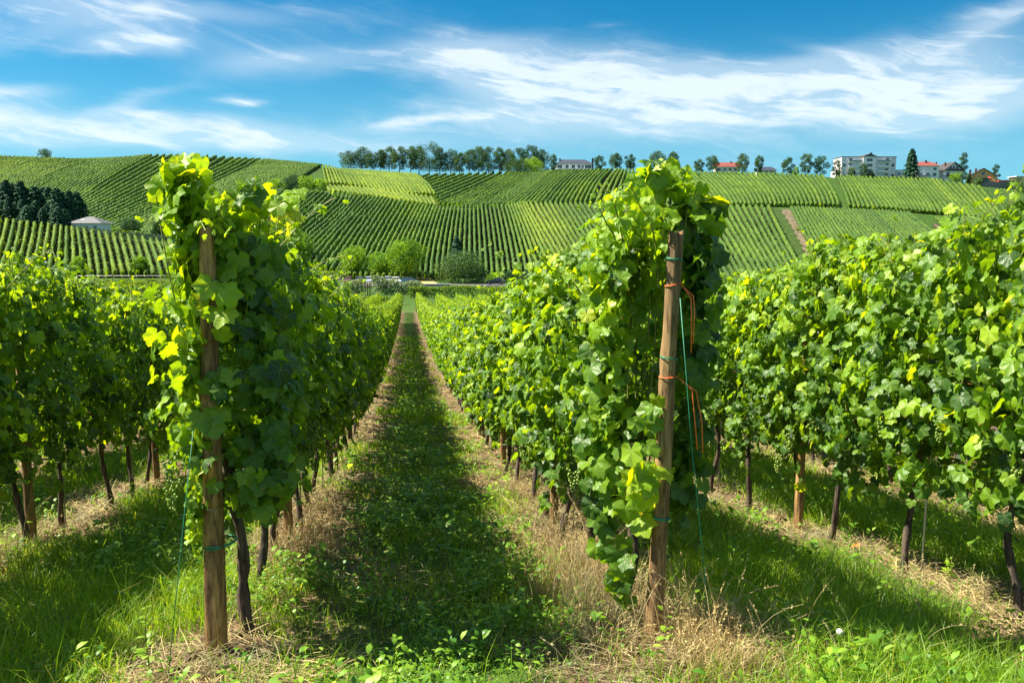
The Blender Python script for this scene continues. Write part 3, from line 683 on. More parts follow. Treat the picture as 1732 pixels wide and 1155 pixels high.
pl = tag(post('wooden_post', (PL[0][0], PL[0][1], gz(*PL[0])-.1), (PL[1][0], PL[1][1], 1.905), .042, .027, M_wood, True, True), 'squared brown end post with a split top among leaves, green band near its foot', 'post', 'vineyard end posts')
pr = tag(post('wooden_post', (PR[0][0], PR[0][1], gz(*PR[0])-.1), (PR[1][0], PR[1][1], 1.885), .041, .031, M_wood2), 'round leaning end post with a dark stain and orange twine', 'post', 'vineyard end posts')
def stdpost(ri, y, lab, lean=(0, 0), r=.034, h=1.85):
    x = XL+ri*SP; z = gz(x, y)
    return tag(post('wooden_post', (x, y, z-.1), (x+lean[0], y+lean[1], z+h), r, r*.88, M_wood2 if int(y*7) % 2 else M_wood), lab, 'post', 'wooden posts within the vine rows')
side_name = {-1: 'outer left row', 0: 'row left of the path', 1: 'row right of the path', 2: 'outer right row'}
for ri, ys in ((0, [6.05, 9.3, 12.5, 15.8, 19, 22.3]), (1, [6.1, 9.55, 12.8, 16, 19.3, 22.5]), (-1, [3.55, 6.54, 9.7, 12.9, 16.1]), (2, [6.1, 9.35, 12.6, 15.8])):
    for k, y in enumerate(ys):
        stdpost(ri, y, f'brown wooden post under leaves, {ordn(k)} inside the {side_name[ri]}', (.02*math.sin(y*3), .02*math.cos(y*5)), r=.036 if ri in (-1, 2) else .032)
tag(post('wooden_post', (3.26, 3.72, gz(3.26, 3.72)-.1), (3.33, 3.70, 1.75), .045, .038, M_wood), 'wooden end post of the outer right row, at the right edge', 'post', 'vineyard end posts')
# far end post seen at the bottom of the path
for ri, nm in ((1, 'thin grey post at the far end of the path, by the right row'), (0, 'thin grey post at the far end of the row left of the path')):
    x = XL+ri*SP-(.25 if ri else -.1); stp = post('wooden_post', (x, YE+.4, gz(x, YE+.4)-.1), (x, YE+.4, gz(x, YE+.4)+1.9), .06, .05, M_wood2); tag(stp, nm, 'post', 'far end posts')
# metal stakes tied to vines
for ri in (1, 2, -1, 0):
    for k, y in enumerate(vine_y(ri)[1:8]):
        if (k+ri) % 2: continue
        x = XL+ri*SP+.035; z = gz(x, y); mb = MB().tube([(0, 0, -.05), (.01, 0, 1.1)], .006, 6)
        s_ = mb.build('vine_stake', M_wire); s_.location = (x, y-.03, z)
        tag(s_, f'thin metal rod supporting the {ordn(k+1)} vine of the {side_name[ri]}', 'stake', 'metal stakes by the vine trunks')
def ring(c, r, n=24, tilt=0, sq=False):
    return [(c[0]+r*math.cos(a), c[1]+r*math.sin(a), c[2]+tilt*math.cos(a)) for a in np.linspace(0, 2*math.pi, n)]
def twine(name, pts_list, r, mat, lab, cat='twine', group=None):
    mb = MB()
    for p_ in pts_list: mb.tube(p_, r, 6)
    o = link(name, mb.mesh(name, mat, True)); b = Vector(pts_list[0][0]); o.data.transform(Matrix.Translation(-b)); o.location = b
    return tag(o, lab, cat, group)
def along(A, B, zz, za, zb):
    f = (zz-za)/(zb-za); return A[0]+(B[0]-A[0])*f, A[1]+(B[1]-A[1])*f
def lp(zz): return along(PL[0], PL[1], zz, -.1, 1.905)
def rp(zz): return along(PR[0], PR[1], zz, -.1, 1.885)
x, y = lp(.49); twine('green_tie', [ring((x+.022, y+.02, .49), .072, tilt=.014), ring((x+.022, y+.02, .499), .071, tilt=.010)], .0035, M_green, 'green plastic tie around the foot of the left end post and its vine', 'tie', 'green ties')
x, y = lp(1.68); twine('tie_wire', [ring((x, y, 1.68), .040, tilt=-.004)], .003, M_green, 'thin wire loop high on the left end post', 'tie')
x, y = lp(1.17); twine('tie_wire', [ring((x, y, 1.17), .045), ring((x, y, 1.178), .045)], .0025, M_rust, 'thin rusty wire loop halfway up the left end post', 'tie')
x, y = lp(.67); twine('tie_wire', [ring((x, y, .67), .048)], .0025, M_wire, 'thin grey wire loop low on the left end post', 'tie')
lx, ly = -1.02, 3.40
x, y = lp(1.17); twine('anchor_wire', [[(x-.055, y-.02, 1.17), ((x+lx)/2-.03, (y+ly)/2, .60), (lx, ly, gz(lx, ly)-.03)]], .0019, M_green, 'green anchor wire running down left of the left end post', 'wire', 'anchor wires')
for zz, m_, lab in ((.60, M_green, 'green plastic tie low on the right end post'), (1.765, M_green, 'dark green tie near the top of the right end post'), (1.33, M_green, 'thin green wire loop at the middle of the right end post')):
    x, y = rp(zz); twine('green_tie', [ring((x, y, zz), .037+(1.8-zz)*.005, tilt=-.006), ring((x, y, zz+.006), .037+(1.8-zz)*.005, tilt=-.004)], .0032 if zz == .6 else .002, m_, lab, 'tie', 'green ties')
x, y = rp(1.25); 
twine('orange_twine', [ring((x, y, 1.25), .0395, tilt=.004), [(x+.034, y-.024, 1.25), (x+.09, y-.06, 1.20), (x+.105, y-.06, 1.08), (x+.12, y-.07, .93)], [(x+.034, y-.024, 1.25), (x+.11, y-.06, 1.19), (x+.14, y-.06, 1.05), (x+.145, y-.07, .915)]], .0024, M_orange, 'orange twine knotted halfway up the right end post, two ends hanging', 'twine', 'orange twine on the right end post')
x, y = rp(1.66); twine('orange_twine', [ring((x, y, 1.66), .036, tilt=.01), [(x+.03, y-.022, 1.66), (x+.065, y-.05, 1.60), (x+.07, y-.05, 1.50), (x+.072, y-.05, 1.36)], [(x+.03, y-.022, 1.655), (x+.075, y-.05, 1.61), (x+.083, y-.05, 1.54), (x+.08, y-.05, 1.40)]], .0024, M_orange, 'orange twine loop dangling near the top of the right end post', 'twine', 'orange twine on the right end post')
x, y = rp(1.60); rx, ry = 1.33, 3.42
twine('anchor_wire', [[(x+.02, y-.045, 1.60), ((x+rx)/2, (y+ry)/2, .95), (rx-.02, ry, .32), (rx, ry, gz(rx, ry)-.03)]], .0022, M_green, 'green anchor wire running down the right end post', 'wire', 'anchor wires')
for ri in (-1, 0, 1, 2):
    for hz, hn in ((.80, 'lowest'), (1.25, 'middle'), (1.70, 'top')):
        x = XL+ri*SP; ys_ = np.linspace(3.7, 30, 24); mb = MB().tube([(0, q-3.7, gz(x, q)-gz(x, 3.7)) for q in ys_], .0016, 4)
        wo = mb.build('trellis_wire', M_rust if ri == 2 else M_wire); wo.location = (x+.05, 3.7, gz(x, 3.7)+hz)
        tag(wo, f'{hn} trellis wire of the {side_name[ri]}', 'wire', f'trellis wires of the {side_name[ri]}')

# ------------------------------------------------------------------ ground cover
def blades(n, X, Y, h, wdt, tint, lean, rng, bend=.5):
    """tapering bent blades: 5 vertices, 3 faces each"""
    Z = G(X, Y)-.01; a = rng.uniform(0, 2*math.pi, n); dirx, diry = np.cos(a), np.sin(a); sx_, sy_ = -diry, dirx
    rot = rng.uniform(0, 2*math.pi, n); wx, wy = np.cos(rot)*wdt, np.sin(rot)*wdt
    l1 = lean*.35*h; l2 = lean*h
    P0 = np.stack([X-wx, Y-wy, Z], -1); P1 = np.stack([X+wx, Y+wy, Z], -1)
    m_ = np.stack([X+dirx*l1, Y+diry*l1, Z+h*.6], -1); P2 = m_-np.stack([wx*.7, wy*.7, 0*wx], -1); P3 = m_+np.stack([wx*.7, wy*.7, 0*wx], -1)
    P4 = np.stack([X+dirx*l2, Y+diry*l2, Z+h*(1-bend*.35*lean)], -1)
    V = np.stack([P0, P1, P2, P3, P4], 1).reshape(-1, 3); b0 = np.arange(n)[:, None]*5
    Fc = np.concatenate([b0+np.array([0, 1, 3]), b0+np.array([0, 3, 2]), b0+np.array([2, 3, 4])])
    return V, Fc, np.repeat(tint, 5)
def scatter(rng, dens, y0, y1, keep, x0=-9, x1=10):
    """random points inside the view wedge (with margin), kept where keep(x,y) says"""
    n = int(dens*(x1-x0)*(y1-y0)); X = rng.uniform(x0, x1, n); Y = rng.uniform(y0, y1, n)
    k = (np.abs(X-.126*Y) < .80*Y+1.0); X, Y = X[k], Y[k]
    k = rng.random(len(X)) < keep(X, Y); return X[k], Y[k]
def strip_amt(X, Y):
    disc = np.maximum(np.clip((.42-np.hypot(X+.93, (Y-3.62)))/.12, 0, 1), np.clip((.30-np.hypot(X-1.02, (Y-3.5)))/.1, 0, 1))
    v = rowdist(X)+(fbm(X*1.1, Y*.7, 21, 4)-.5)*1.5
    return np.maximum(np.clip((.56-v)/.26, 0, 1)*np.clip((Y-2.75)/.5, 0, 1), disc)
def kgrass(X, Y):
    s = strip_amt(X, Y); c = fbm(X*1.3, Y*1.3, 31, 3)
    path = (np.abs(X-.1) < .7)
    return np.clip((1-s)*np.where(path, np.clip((c-.30)*2.4, .22, 1), np.clip((c-.1)*2.5, .3, 1)), .02, 1)
rng = np.random.default_rng(11)
parts = []
for dens, y0, y1, hh, wd, bx in ((4300, 2.5, 5.2, .10, .0022, 6), (2700, 5.2, 8, .10, .003, 8), (1300, 8, 13, .10, .0045, 10), (520, 13, 24, .11, .008, 12), (150, 24, 50, .13, .016, 5)):
    X, Y = scatter(rng, dens, y0, y1, kgrass, -bx, bx+1)
    lush = fbm(X*.9, Y*.9, 41, 3); outer = (np.abs(X-.1) > 1.1) | (Y < 3.6); n = len(X)
    h = hh*rng.uniform(.5, 1.5, n)*(.55+.9*lush)*np.where(outer, 1.35, .85); tall = rng.random(n) < .015; h[tall] *= 1.9
    tn = np.clip(rng.normal(.35, .17, n)+(lush-.5)*.3+np.where(rng.random(n) < .06, .6, 0), 0, 1)
    parts.append(blades(n, X, Y, h, np.full(n, wd), tn, rng.uniform(.2, 1.1, n), rng))
def merge(parts):
    off = 0; Vs, Fs, Ts = [], [], []
    for V, Fc, tn in parts: Vs.append(V); Fs.append(Fc+off); Ts.append(tn); off += len(V)
    return np.concatenate(Vs), np.concatenate(Fs), np.concatenate(Ts)
V, Fc, tn = merge(parts); tag(link('grass', mesh_np('grass', V, Fc, M_grass, False, tn)), 'bright green grass growing between the vine rows', 'grass', kind='stuff')
# broad-leaved weeds: rosettes of oval leaves
def oval(seed):
    r = np.random.default_rng(seed); t_ = np.array([[0, 0], [-.22, .3], [.22, .3], [-.26, .62], [.26, .62], [0, 1]]); 
    z = np.array([0, .04, .04, 0, 0, -.12])+.12*t_[:, 1]*(1-t_[:, 1])*4*r.uniform(.3, 1)
    return np.concatenate([t_, z[:, None]], 1), np.array([[0, 2, 1], [1, 2, 4], [1, 4, 3], [3, 4, 5]])
OV = [oval(s) for s in range(3)]
parts = []
def kweed(X, Y):
    c = fbm(X*1.7, Y*1.7, 51, 3); s = strip_amt(X, Y); path = (np.abs(X-.1) < .95)
    return np.clip((c-.42)*3.2, 0, 1)*np.where(path, 1, .55)*(1-.72*s)
for dens, y0, y1, sc_ in ((760, 2.5, 5.5, .030), (420, 5.5, 9, .038), (110, 9, 18, .055)):
    X, Y = scatter(rng, dens, y0, y1, kweed, -7, 8); k = 7; n = len(X)*k
    X = np.repeat(X, k); Y = np.repeat(Y, k); sz = np.repeat(rng.uniform(.3, 1.0, n//k)+rng.random(n//k)**5*1.4, k); a = rng.uniform(0, 6.28, n)
    hz = rng.uniform(0, .10, n)*sz; ox = rng.uniform(0, .03, n)
    pos = np.stack([X+np.cos(a)*ox, Y+np.sin(a)*ox, G(X, Y)+.005+hz], -1); up = rng.uniform(.15, .9, n)
    tip = np.stack([np.cos(a), np.sin(a), up], -1); nr = np.stack([-np.cos(a)*up, -np.sin(a)*up, np.ones(n)], -1)+rng.normal(0, .2, (n, 3))
    parts.append(place(OV, pos, nr, tip, sc_*sz*rng.uniform(.6, 1.2, n), np.clip(rng.normal(.40, .26, n), 0, 1), rng))
V, Fc, tn = merge(parts); tag(link('weeds', mesh_np('weeds', V, Fc, M_weed, False, tn)), 'low broad-leaved weeds and clover scattered through the grass', 'weeds', kind='stuff')
# straw lying on the bare strips
parts = []
def kstraw(X, Y): return np.clip(strip_amt(X, Y)*.9+.10*(fbm(X*2, Y*2, 61, 2) > .5)*2, 0, 1)*np.clip(fbm(X*2.2, Y*2.2, 71, 3)*2.2-.45, .08, 1)
for dens, y0, y1, wd in ((2600, 2.7, 6, .0018), (1500, 6, 10, .0026), (520, 10, 18, .0045), (110, 18, 40, .011)):
    X, Y = scatter(rng, dens, y0, y1, kstraw, -7, 8); n = len(X); a = rng.uniform(0, 6.28, n); L = rng.uniform(.04, .2, n); el = np.abs(rng.normal(0, .22, n))
    Z = G(X, Y)+.006+rng.uniform(0, .02, n); d3 = np.stack([np.cos(a), np.sin(a), el], -1)*L[:, None]; c = np.stack([X, Y, Z], -1)
    sd = np.stack([-np.sin(a), np.cos(a), rng.normal(0, .5, n)], -1); sd = unit(sd)*wd
    mid = c+d3*.5+np.stack([sd[:, 0]*rng.normal(0, 5, n), sd[:, 1]*rng.normal(0, 5, n), L*.06], -1)
    V = np.stack([c-sd, c+sd, mid-sd, mid+sd, c+d3-sd*.5, c+d3+sd*.5], 1).reshape(-1, 3); b0 = np.arange(n)[:, None]*6
    Fc = np.concatenate([b0+np.array(q) for q in ([0, 1, 3], [0, 3, 2], [2, 3, 5], [2, 5, 4])])
    parts.append((V, Fc, np.repeat(rng.random(n)**1.1, 6)))
V, Fc, tn = merge(parts); tag(link('straw', mesh_np('straw', V, Fc, M_straw, False, tn)), 'dry straw and mown stalks littering the soil under the vines', 'straw', kind='stuff')
# clods of soil
parts = []
X, Y = scatter(rng, 520, 2.9, 9, lambda a, b: strip_amt(a, b)*.8*(fbm(a*2.6, b*2.6, 81, 2) > .42)+.01, -6, 7); n = len(X); s_ = rng.uniform(.005, .030, n)*rng.random(n)**.5
V = (ICO[0][None]*(1+rng.uniform(-.28, .28, (n, len(ICO[0]), 1)))*s_[:, None, None]*np.array([1, 1, .6])+np.stack([X, Y, G(X, Y)+.004], -1)[:, None]).reshape(-1, 3)
Fc = (ICO[1][None]+(np.arange(n)*len(ICO[0]))[:, None, None]).reshape(-1, 3)
M_clod = simple('soil_clod', (.13, .085, .055), .95, 20, .4, coord='Object')
tag(link('soil_clods', mesh_np('soil_clods', V, Fc, M_clod)), 'crumbly brown clods of earth under the vines', 'soil', kind='stuff')
# standing dry grass: the big tuft round the right post, smaller ones elsewhere
parts = []
def dry(cx, cy, sxy, n, hh, wd=.0014, seeds=.3, tn=.65):
    X = rng.normal(cx, sxy[0], n); Y = rng.normal(cy, sxy[1], n); ok = ~((np.abs(X/np.maximum(Y, .1)-.31) < .035) & (Y < 3.56)); X, Y = X[ok], Y[ok]; n = len(X); h = hh*rng.uniform(.35, 1.1, n)
    parts.append(blades(n, X, Y, h, np.full(n, wd), np.clip(rng.normal(tn, .2, n), 0, 1), rng.uniform(.25, 1.1, n), rng, .9))
    k = max(1, int(n*seeds*.12)); X = rng.normal(cx, sxy[0], k); Y = rng.normal(cy, sxy[1], k); h = hh*rng.uniform(1.0, 2.0, k); le = rng.uniform(.15, .8, k)
    a = rng.uniform(0, 6.28, k); Z = G(X, Y)
    for i in range(k):   # stalk with a plume
        ps = [np.array([X[i]+math.cos(a[i])*le[i]*h[i]*f*f, Y[i]+math.sin(a[i])*le[i]*h[i]*f*f, Z[i]+h[i]*f*(1-.25*le[i]*f*f)]) for f in np.linspace(0, 1, 7)]
        mb = MB(); mb.tube(ps, [.0016, .0014, .0013, .0012, .001, .0009, .0006], 3, False)
        v_ = np.array(mb.v); f_ = np.array(mb.f); f3 = np.concatenate([f_[:, [0, 1, 2]], f_[:, [0, 2, 3]]]); parts.append((v_, f3, np.full(len(v_), .85)))
        m = 10; fr = rng.uniform(.76, 1.0, m); sp_ = np.array([ps[4]*(1-q)*0+np.array([np.interp(q, np.linspace(0, 1, 7), [p_[j] for p_ in ps]) for j in range(3)]) for q in fr])
        parts.append(place(OV, sp_, rng.normal(0, 1, (m, 3)), np.stack([rng.normal(0, .5, m), rng.normal(0, .5, m), np.ones(m)], -1), rng.uniform(.007, .013, m), np.full(m, .75), rng))
dry(1.30, 3.46, (.20, .18), 2200, .22); dry(1.26, 3.15, (.18, .12), 2000, .13); dry(.93, 4.3, (.14, .35), 2000, .27, tn=.5); dry(.85, 3.4, (.14, .15), 1500, .10, tn=.5); dry(.98, 5.3, (.13, .5), 800, .18, tn=.4)
dry(-3.1, 6.2, (.25, .5), 900, .24); dry(-2.9, 5.5, (.2, .3), 500, .22); dry(-.72, 5.6, (.15, .4), 1500, .20, tn=.35); dry(-.8, 7, (.14, .8), 1400, .16, tn=.4)
dry(-.75, 4.4, (.15, .4), 500, .08); dry(2.0, 3.4, (.45, .3), 260, .22, seeds=.6, tn=.6); dry(1.0, 7.2, (.15, 1.0), 1200, .18, tn=.45); dry(3.0, 5.2, (.2, .7), 500, .10, tn=.6)
V, Fc, tn = merge(parts); tag(link('dry_grass', mesh_np('dry_grass', V, Fc, M_straw, False, tn)), 'tall bleached dry grass with seed heads around the right end post', 'dry grass', kind='stuff')

# dandelion clock and a tall weed
def gnd_at(px, py):
    r = ray(px, py)
    for s in np.linspace(2, 12, 2000):
        if r[2]*s+CAMZ < gz(r[0]*s, r[1]*s): return r[0]*s, r[1]*s
    return r[0]*6, r[1]*6
M_fluff = simple('dandelion_fluff', (.75, .75, .72), .9)
x, y = gnd_at(1418, 1110); z = gz(x, y); dn = empty('dandelion', (x, y, z)); tag(dn, 'single white dandelion clock in the grass right of the dry tuft', 'dandelion')
MB().tube([(0, 0, -.02), (.004, 0, .05), (0, 0, .105)], .0018, 5).build('stalk', M_stem, dn)
rg = np.random.default_rng(2); mb = MB(); dirs = unit(rg.normal(0, 1, (130, 3)))
for q in dirs:
    e = Vector(q)*.016; a = e.orthogonal().normalized()*.0035; b_ = e.cross(a).normalized()*.0035; c_ = Vector((0, 0, .115))
    mb.poly([c_, c_+e-a, c_+e+a, c_+e*.96-b_, c_+e*.96+b_], [(0, 1, 2), (0, 3, 4), (1, 3, 2), (1, 2, 4)])
mb.build('seed_head', M_fluff, dn)
def tallweed(px, py, h, lab, seed):
    x, y = gnd_at(px, py); z = gz(x, y); o_ = empty('tall_weed', (x, y, z)); tag(o_, lab, 'weed'); rg = np.random.default_rng(seed)
    pts = [np.array([.02*f+.01*math.sin(f*5+seed), 0, h*f-.02]) for f in np.linspace(0, 1, 8)]; m1 = MB().tube(pts, [.004, .004, .0035, .003, .003, .0025, .002, .0015], 5)
    for k in range(4):
        p0 = pts[4+k % 3]; a = rg.uniform(0, 6.28); m1.tube([p0, p0+np.array([math.cos(a)*.03, math.sin(a)*.03, .04]), p0+np.array([math.cos(a)*.05, math.sin(a)*.05, .09])], [.002, .0016, .001], 4)
    m1.build('stem', M_stem, o_)
    n = 26; f = rg.uniform(.05, 1, n); a = rg.uniform(0, 6.28, n); pos = np.stack([.02*f, 0*f, h*f], -1)
    V, Fc, tn = place(OV, pos, np.stack([-np.cos(a)*.4, -np.sin(a)*.4, np.ones(n)], -1), np.stack([np.cos(a), np.sin(a), rg.uniform(.2, .9, n)], -1), rg.uniform(.03, .07, n)*(1.2-f*.7), np.clip(rg.normal(.7, .1, n), 0, 1), rg)
    link('leaves', mesh_np('leaves', V, Fc, M_weed, False, tn), o_)
tallweed(248, 1150, .33, 'tall pale weed with forked top at the bottom left', 1)
tallweed(1600, 985, .16, 'upright leafy weed at the foot of the outer right row', 3)

# fallen leaves
M_dead = simple('dead_leaf', (.42, .14, .03), .7, 30, .35)
for k, (px, py, lab) in enumerate(((1335, 1018, 'orange fallen leaf in the shaded grass'), (1215, 1030, 'brown curled leaf on the dry grass by the right post'), (1610, 975, 'reddish fallen leaf on the bare soil at the right'), (1445, 930, 'brown fallen leaf by a trunk of the outer right row'))):
    x, y = gnd_at(px, py); tv, tf = TPL[0][k]; me = mesh_np('fallen_leaf', tv*.05, tf, M_dead, True); o_ = link('fallen_leaf', me); o_.location = (x, y, gz(x, y)+.03); o_.rotation_euler = (.3, -.3, k*1.7); tag(o_, lab, 'leaf', 'fallen leaves')

# ------------------------------------------------------------------ vine rows on the far slope
def hillrow(pts, rng, width, height):
    """lumpy hedge along a ground polyline"""
    pts = np.array(pts); seg = np.linalg.norm(np.diff(pts, axis=0), axis=1); L = np.concatenate([[0], np.cumsum(seg)])
    if L[-1] < 3: return None
    n = max(4, int(L[-1]/.95)); s = np.linspace(0, L[-1], n)
    x = np.interp(s, L, pts[:, 0]); y = np.interp(s, L, pts[:, 1])
    k = np.ones(7)/7
    if n > 12: x = np.convolve(np.pad(x, 3, 'edge'), k, 'valid'); y = np.convolve(np.pad(y, 3, 'edge'), k, 'valid')
    z = H(x, y); tx = np.gradient(x); ty = np.gradient(y); q = np.hypot(tx, ty)+1e-9; nx, ny = -ty/q, tx/q
    prof = [(-.42, .18), (-.55, .65), (-.34, 1.0), (.34, 1.0), (.55, .65), (.42, .18)]
    hh = height*(1+rng.normal(0, .07, n)); ww = width*(1+rng.normal(0, .16, n)); gap = rng.random(n) < .035; hh[gap] *= .35; hh *= 1+.22*(fbm(s*.12+rng.uniform(0, 99), s*0, 4, 3)-.5); ww = ww*(1+.5*(fbm(s*.2+rng.uniform(0, 99), s*0, 5, 2)-.5))
    V = []
    for a, b_ in prof:
        w_ = a*ww+rng.normal(0, .06, n)*width*1.2; V.append(np.stack([x+nx*w_, y+ny*w_, z+b_*hh+rng.normal(0, .05, n)*height], -1))
    V = np.stack(V, 1); m = len(prof); idx = np.arange(n*m).reshape(n, m)
    Fq = np.stack([idx[:-1, :-1], idx[:-1, 1:], idx[1:, 1:], idx[1:, :-1]], -1).reshape(-1, 4)
    # loose tufts of leaves standing off the hedge
    c = n*4; i = rng.integers(0, n, c); a = rng.uniform(-.6, .6, c)*ww[i]; hz = rng.uniform(.35, 1.12, c)*hh[i]
    P_ = np.stack([x[i]+nx[i]*a+rng.normal(0, .3, c)*tx[i]/q[i], y[i]+ny[i]*a+rng.normal(0, .3, c)*ty[i]/q[i], z[i]+hz], -1)
    lv, lf, lt = place(TPL[2], P_, rng.normal(0, 1, (c, 3))+np.array([-.5, 0, .7]), rng.normal(0, 1, (c, 3)), rng.uniform(.16, .32, c), rng.random(c), rng)
    return V.reshape(-1, 3), Fq, lv, lf, lt, (x[0], y[0], z[0]), L[-1]
rng = np.random.default_rng(77); HROWS = []
def bez(g, f):
    g = np.array(g, float)
    if len(g) == 2: return g[0]*(1-f)+g[1]*f
    a = np.array([0, .5, 1]); # quadratic through the three points
    l0 = (f-.5)*(f-1)/.5; l1 = f*(f-1)/-.25; l2 = f*(f-.5)/.5
    return g[0]*l0+g[1]*l1+g[2]*l2
for nm, where, N, sp_, G_, tn in PATCH:
    G3 = [np.array([bez(g, f) for f in np.linspace(0, 1, 15)]) for g in G_]
    bw = np.array([np.linalg.norm(G3[i+1][7]-G3[i][7])+.5*np.linalg.norm(G3[i+1][0]-G3[i][0]) for i in range(len(G3)-1)]); cum = np.concatenate([[0], np.cumsum(bw)])/bw.sum()
    for k in range(N):
        f = k/(N-1); i = min(len(G3)-2, int(np.searchsorted(cum, f, 'right')-1)); g = (f-cum[i])/(cum[i+1]-cum[i])
        img = G3[i]*(1-g)+G3[i+1]*g
        pts = [pix2ground(a, b_) for a, b_ in img]
        # keep the part that advances steadily
        keep = [pts[0]]
        for q in pts[1:]:
            if math.hypot(q[0]-keep[-1][0], q[1]-keep[-1][1]) < 90: keep.append(q)
        r_ = hillrow(keep, rng, .95 if nm not in ('lower slope', 'near left block') else .72, 1.75)
        if r_ is None: continue
        tone = tn-.08+rng.normal(0, .08)-(.30 if nm in ('middle block', 'right block', 'upper right block', 'block below the apartments', 'slanting block', 'rough corner') else 0)
        if nm == 'lower slope': tone = tn-.12+.5*math.exp(-((f-.82)/.09)**2)+.25*math.exp(-((f-.4)/.08)**2)
        HROWS.append((nm, where, k, N, r_, tone, math.hypot(*r_[5][:2])))
order = sorted(range(len(HROWS)), key=lambda i: -HROWS[i][4][6]/HROWS[i][6]); big = set(order[:300])
restV, restF, restL, restT, off = [], [], [], [], 0
for i, (nm, where, k, N, (V, Fq, lv, lf, lt, o0, L), tone, d) in enumerate(HROWS):
    tv = np.clip(tone+np.repeat(rng.normal(0, .08, len(V)//6), 6), 0, 1); tl = np.clip(tone+(lt-.5)*.5, 0, 1)
    if i in big:
        o0 = np.array(o0); me = mesh_np('vine_row', np.concatenate([V, lv])-o0, [Fq, lf+len(V)], M_hill, False, np.concatenate([tv, tl]))
        o_ = link('vine_row', me); o_.location = o0
        lab = f'vine row {where}, {ordn(k)} from the left'
        tag(o_, lab, 'vine row', f'vine rows {where}')
    else:
        restV += [V, lv]; restF.append(Fq+off); restL.append(lf+off+len(V)); off += len(V)+len(lv); restT += [tv, tl]
if restV:
    tag(link('distant_vine_rows', mesh_np('distant_vine_rows', np.concatenate(restV), [np.concatenate(restF), np.concatenate(restL)], M_hill, False, np.concatenate(restT))), 'remaining short vine rows far up on the slopes', 'vineyard', kind='stuff')
print('hill rows', len(HROWS))

# ------------------------------------------------------------------ trees
def crown_mesh(seed, R0, Hc, lumps, leaf, n, mat, squash=1.0, zc=0, shape='round'):
    """many small leaf faces in uneven clumps; R0 crown radius, Hc crown height"""
    rg = np.random.default_rng(seed); cs = []
    for k in range(lumps):
        f = (k+.5)/lumps; z = Hc*(f*.86+.07); prof = math.sin(math.pi*(.12+.80*f))**.7
        if shape == 'cone': prof = (1-f)**.9*.9+.05
        a = k*2.4+rg.uniform(-.5, .5); q = R0*prof*rg.uniform(.35, .78)
        cs.append((q*math.cos(a), q*math.sin(a)*squash, z, max(R0*rg.uniform(.34, .54)*(.5+.5*prof), min(Hc*.13, R0*.6))))
    cs = np.array(cs); w_ = cs[:, 3]**2; i = rg.choice(len(cs), n, p=w_/w_.sum())
    dv = unit(rg.normal(0, 1, (n, 3))); rad = cs[i, 3]*rg.uniform(.25, 1.08, n)**.5
    P_ = cs[i, :3]+dv*rad[:, None]*np.array([1, 1, .82]); P_[:, 2] = np.maximum(P_[:, 2], .02*Hc)
    tint_l = rg.uniform(.25, .75, len(cs))[i]+rg.normal(0, .14, n)
    V, Fc, tn = place(TPL[2], P_, dv+rg.normal(0, .5, (n, 3)), rg.normal(0, 1, (n, 3))-np.array([0, 0, .6]), rg.uniform(.6, 1.2, n)*leaf, np.clip(tint_l, 0, 1), rg)
    V[:, 2] += zc; return mesh_np('crown', V, Fc, mat, False, tn)
def ttrunk(seed, h, r, limbs=5, reach=1.8):
    rg = random.Random(seed); mb = MB(); pts = [(.1*math.sin(f*3+seed)*h*.06, .08*math.cos(f*4+seed)*h*.06, h*f-.25*(f == 0)) for f in np.linspace(0, 1, 7)]
    mb.tube(pts, [r*1.25, r, r*.9, r*.8, r*.65, r*.45, r*.2], 7)
    for k in range(limbs):
        b_ = Vector(pts[3+k % 3]); a = k*2.3+rg.uniform(-.4, .4); mb.tube([b_, b_+Vector((math.cos(a)*reach*.5, math.sin(a)*reach*.5, reach*.5)), b_+Vector((math.cos(a)*reach, math.sin(a)*reach, reach*1.15))], [r*.45, r*.3, r*.12], 5)
    return mb.mesh('trunk', M_tbark, True)
def tree(px, d, wpx, top, kind, lab, group=None, name='broadleaf_tree', cat='tree', base=None, seed=None, gap=.22):
    if base: gx, gy = pix2ground(px, base); d = gx*HF[0]+gy*HF[1]
    x, y, z = at(px, d); Hh = (YH-top)/FPX*d+CAMZ-z; Wd = wpx/FPX*d; seed = seed or int(px*3+d)
    o_ = empty(name, (x, y, z)); tag(o_, lab, cat, group)
    mat = {'dark': M_tree, 'pale_green': M_treepale}[kind]
    n = int(min(5200, 450+Wd*Hh*17)) if d > 350 else int(min(9000, 1500+Wd*Hh*70)); leaf = .34 if d > 350 else .22
    link('trunk', ttrunk(seed, Hh*(gap+.45), max(.12, Hh*.018), 5, Wd*.22), o_)
    link('crown', crown_mesh(seed, Wd*.56, Hh*(1-gap), 12 if d > 350 else 20, leaf, n, mat, zc=Hh*gap), o_); return o_
grp = 'trees in a line along the ridge'
RT = [(591,262,26,.2),(613,257,26,.2),(628,263,15,.25),(645,259,18,.28),(660,255,21,.25),(677,252,23,.25),(696,253,20,.3),(710,254,18,.3),(727,248,32,.2),(745,255,22,.2),(763,259,20,.25),(778,262,17,.25),(795,260,20,.25),(810,253,24,.2),(827,253,22,.2),(845,256,16,.2),(858,257,18,.2),(873,255,24,.2),(897,253,24,.15),(915,257,24,.15)]
for k, (px, ty, wp, gp) in enumerate(RT):
    tree(px, 546+6*math.sin(k*2.1), wp*(1.4+.2*math.sin(k*3.3)), ty-2+1.5*math.sin(k*4.1), 'dark', f'tall round-headed tree on the ridge skyline, {ordn(k)} from the left of the long line', grp, gap=gp*.55)
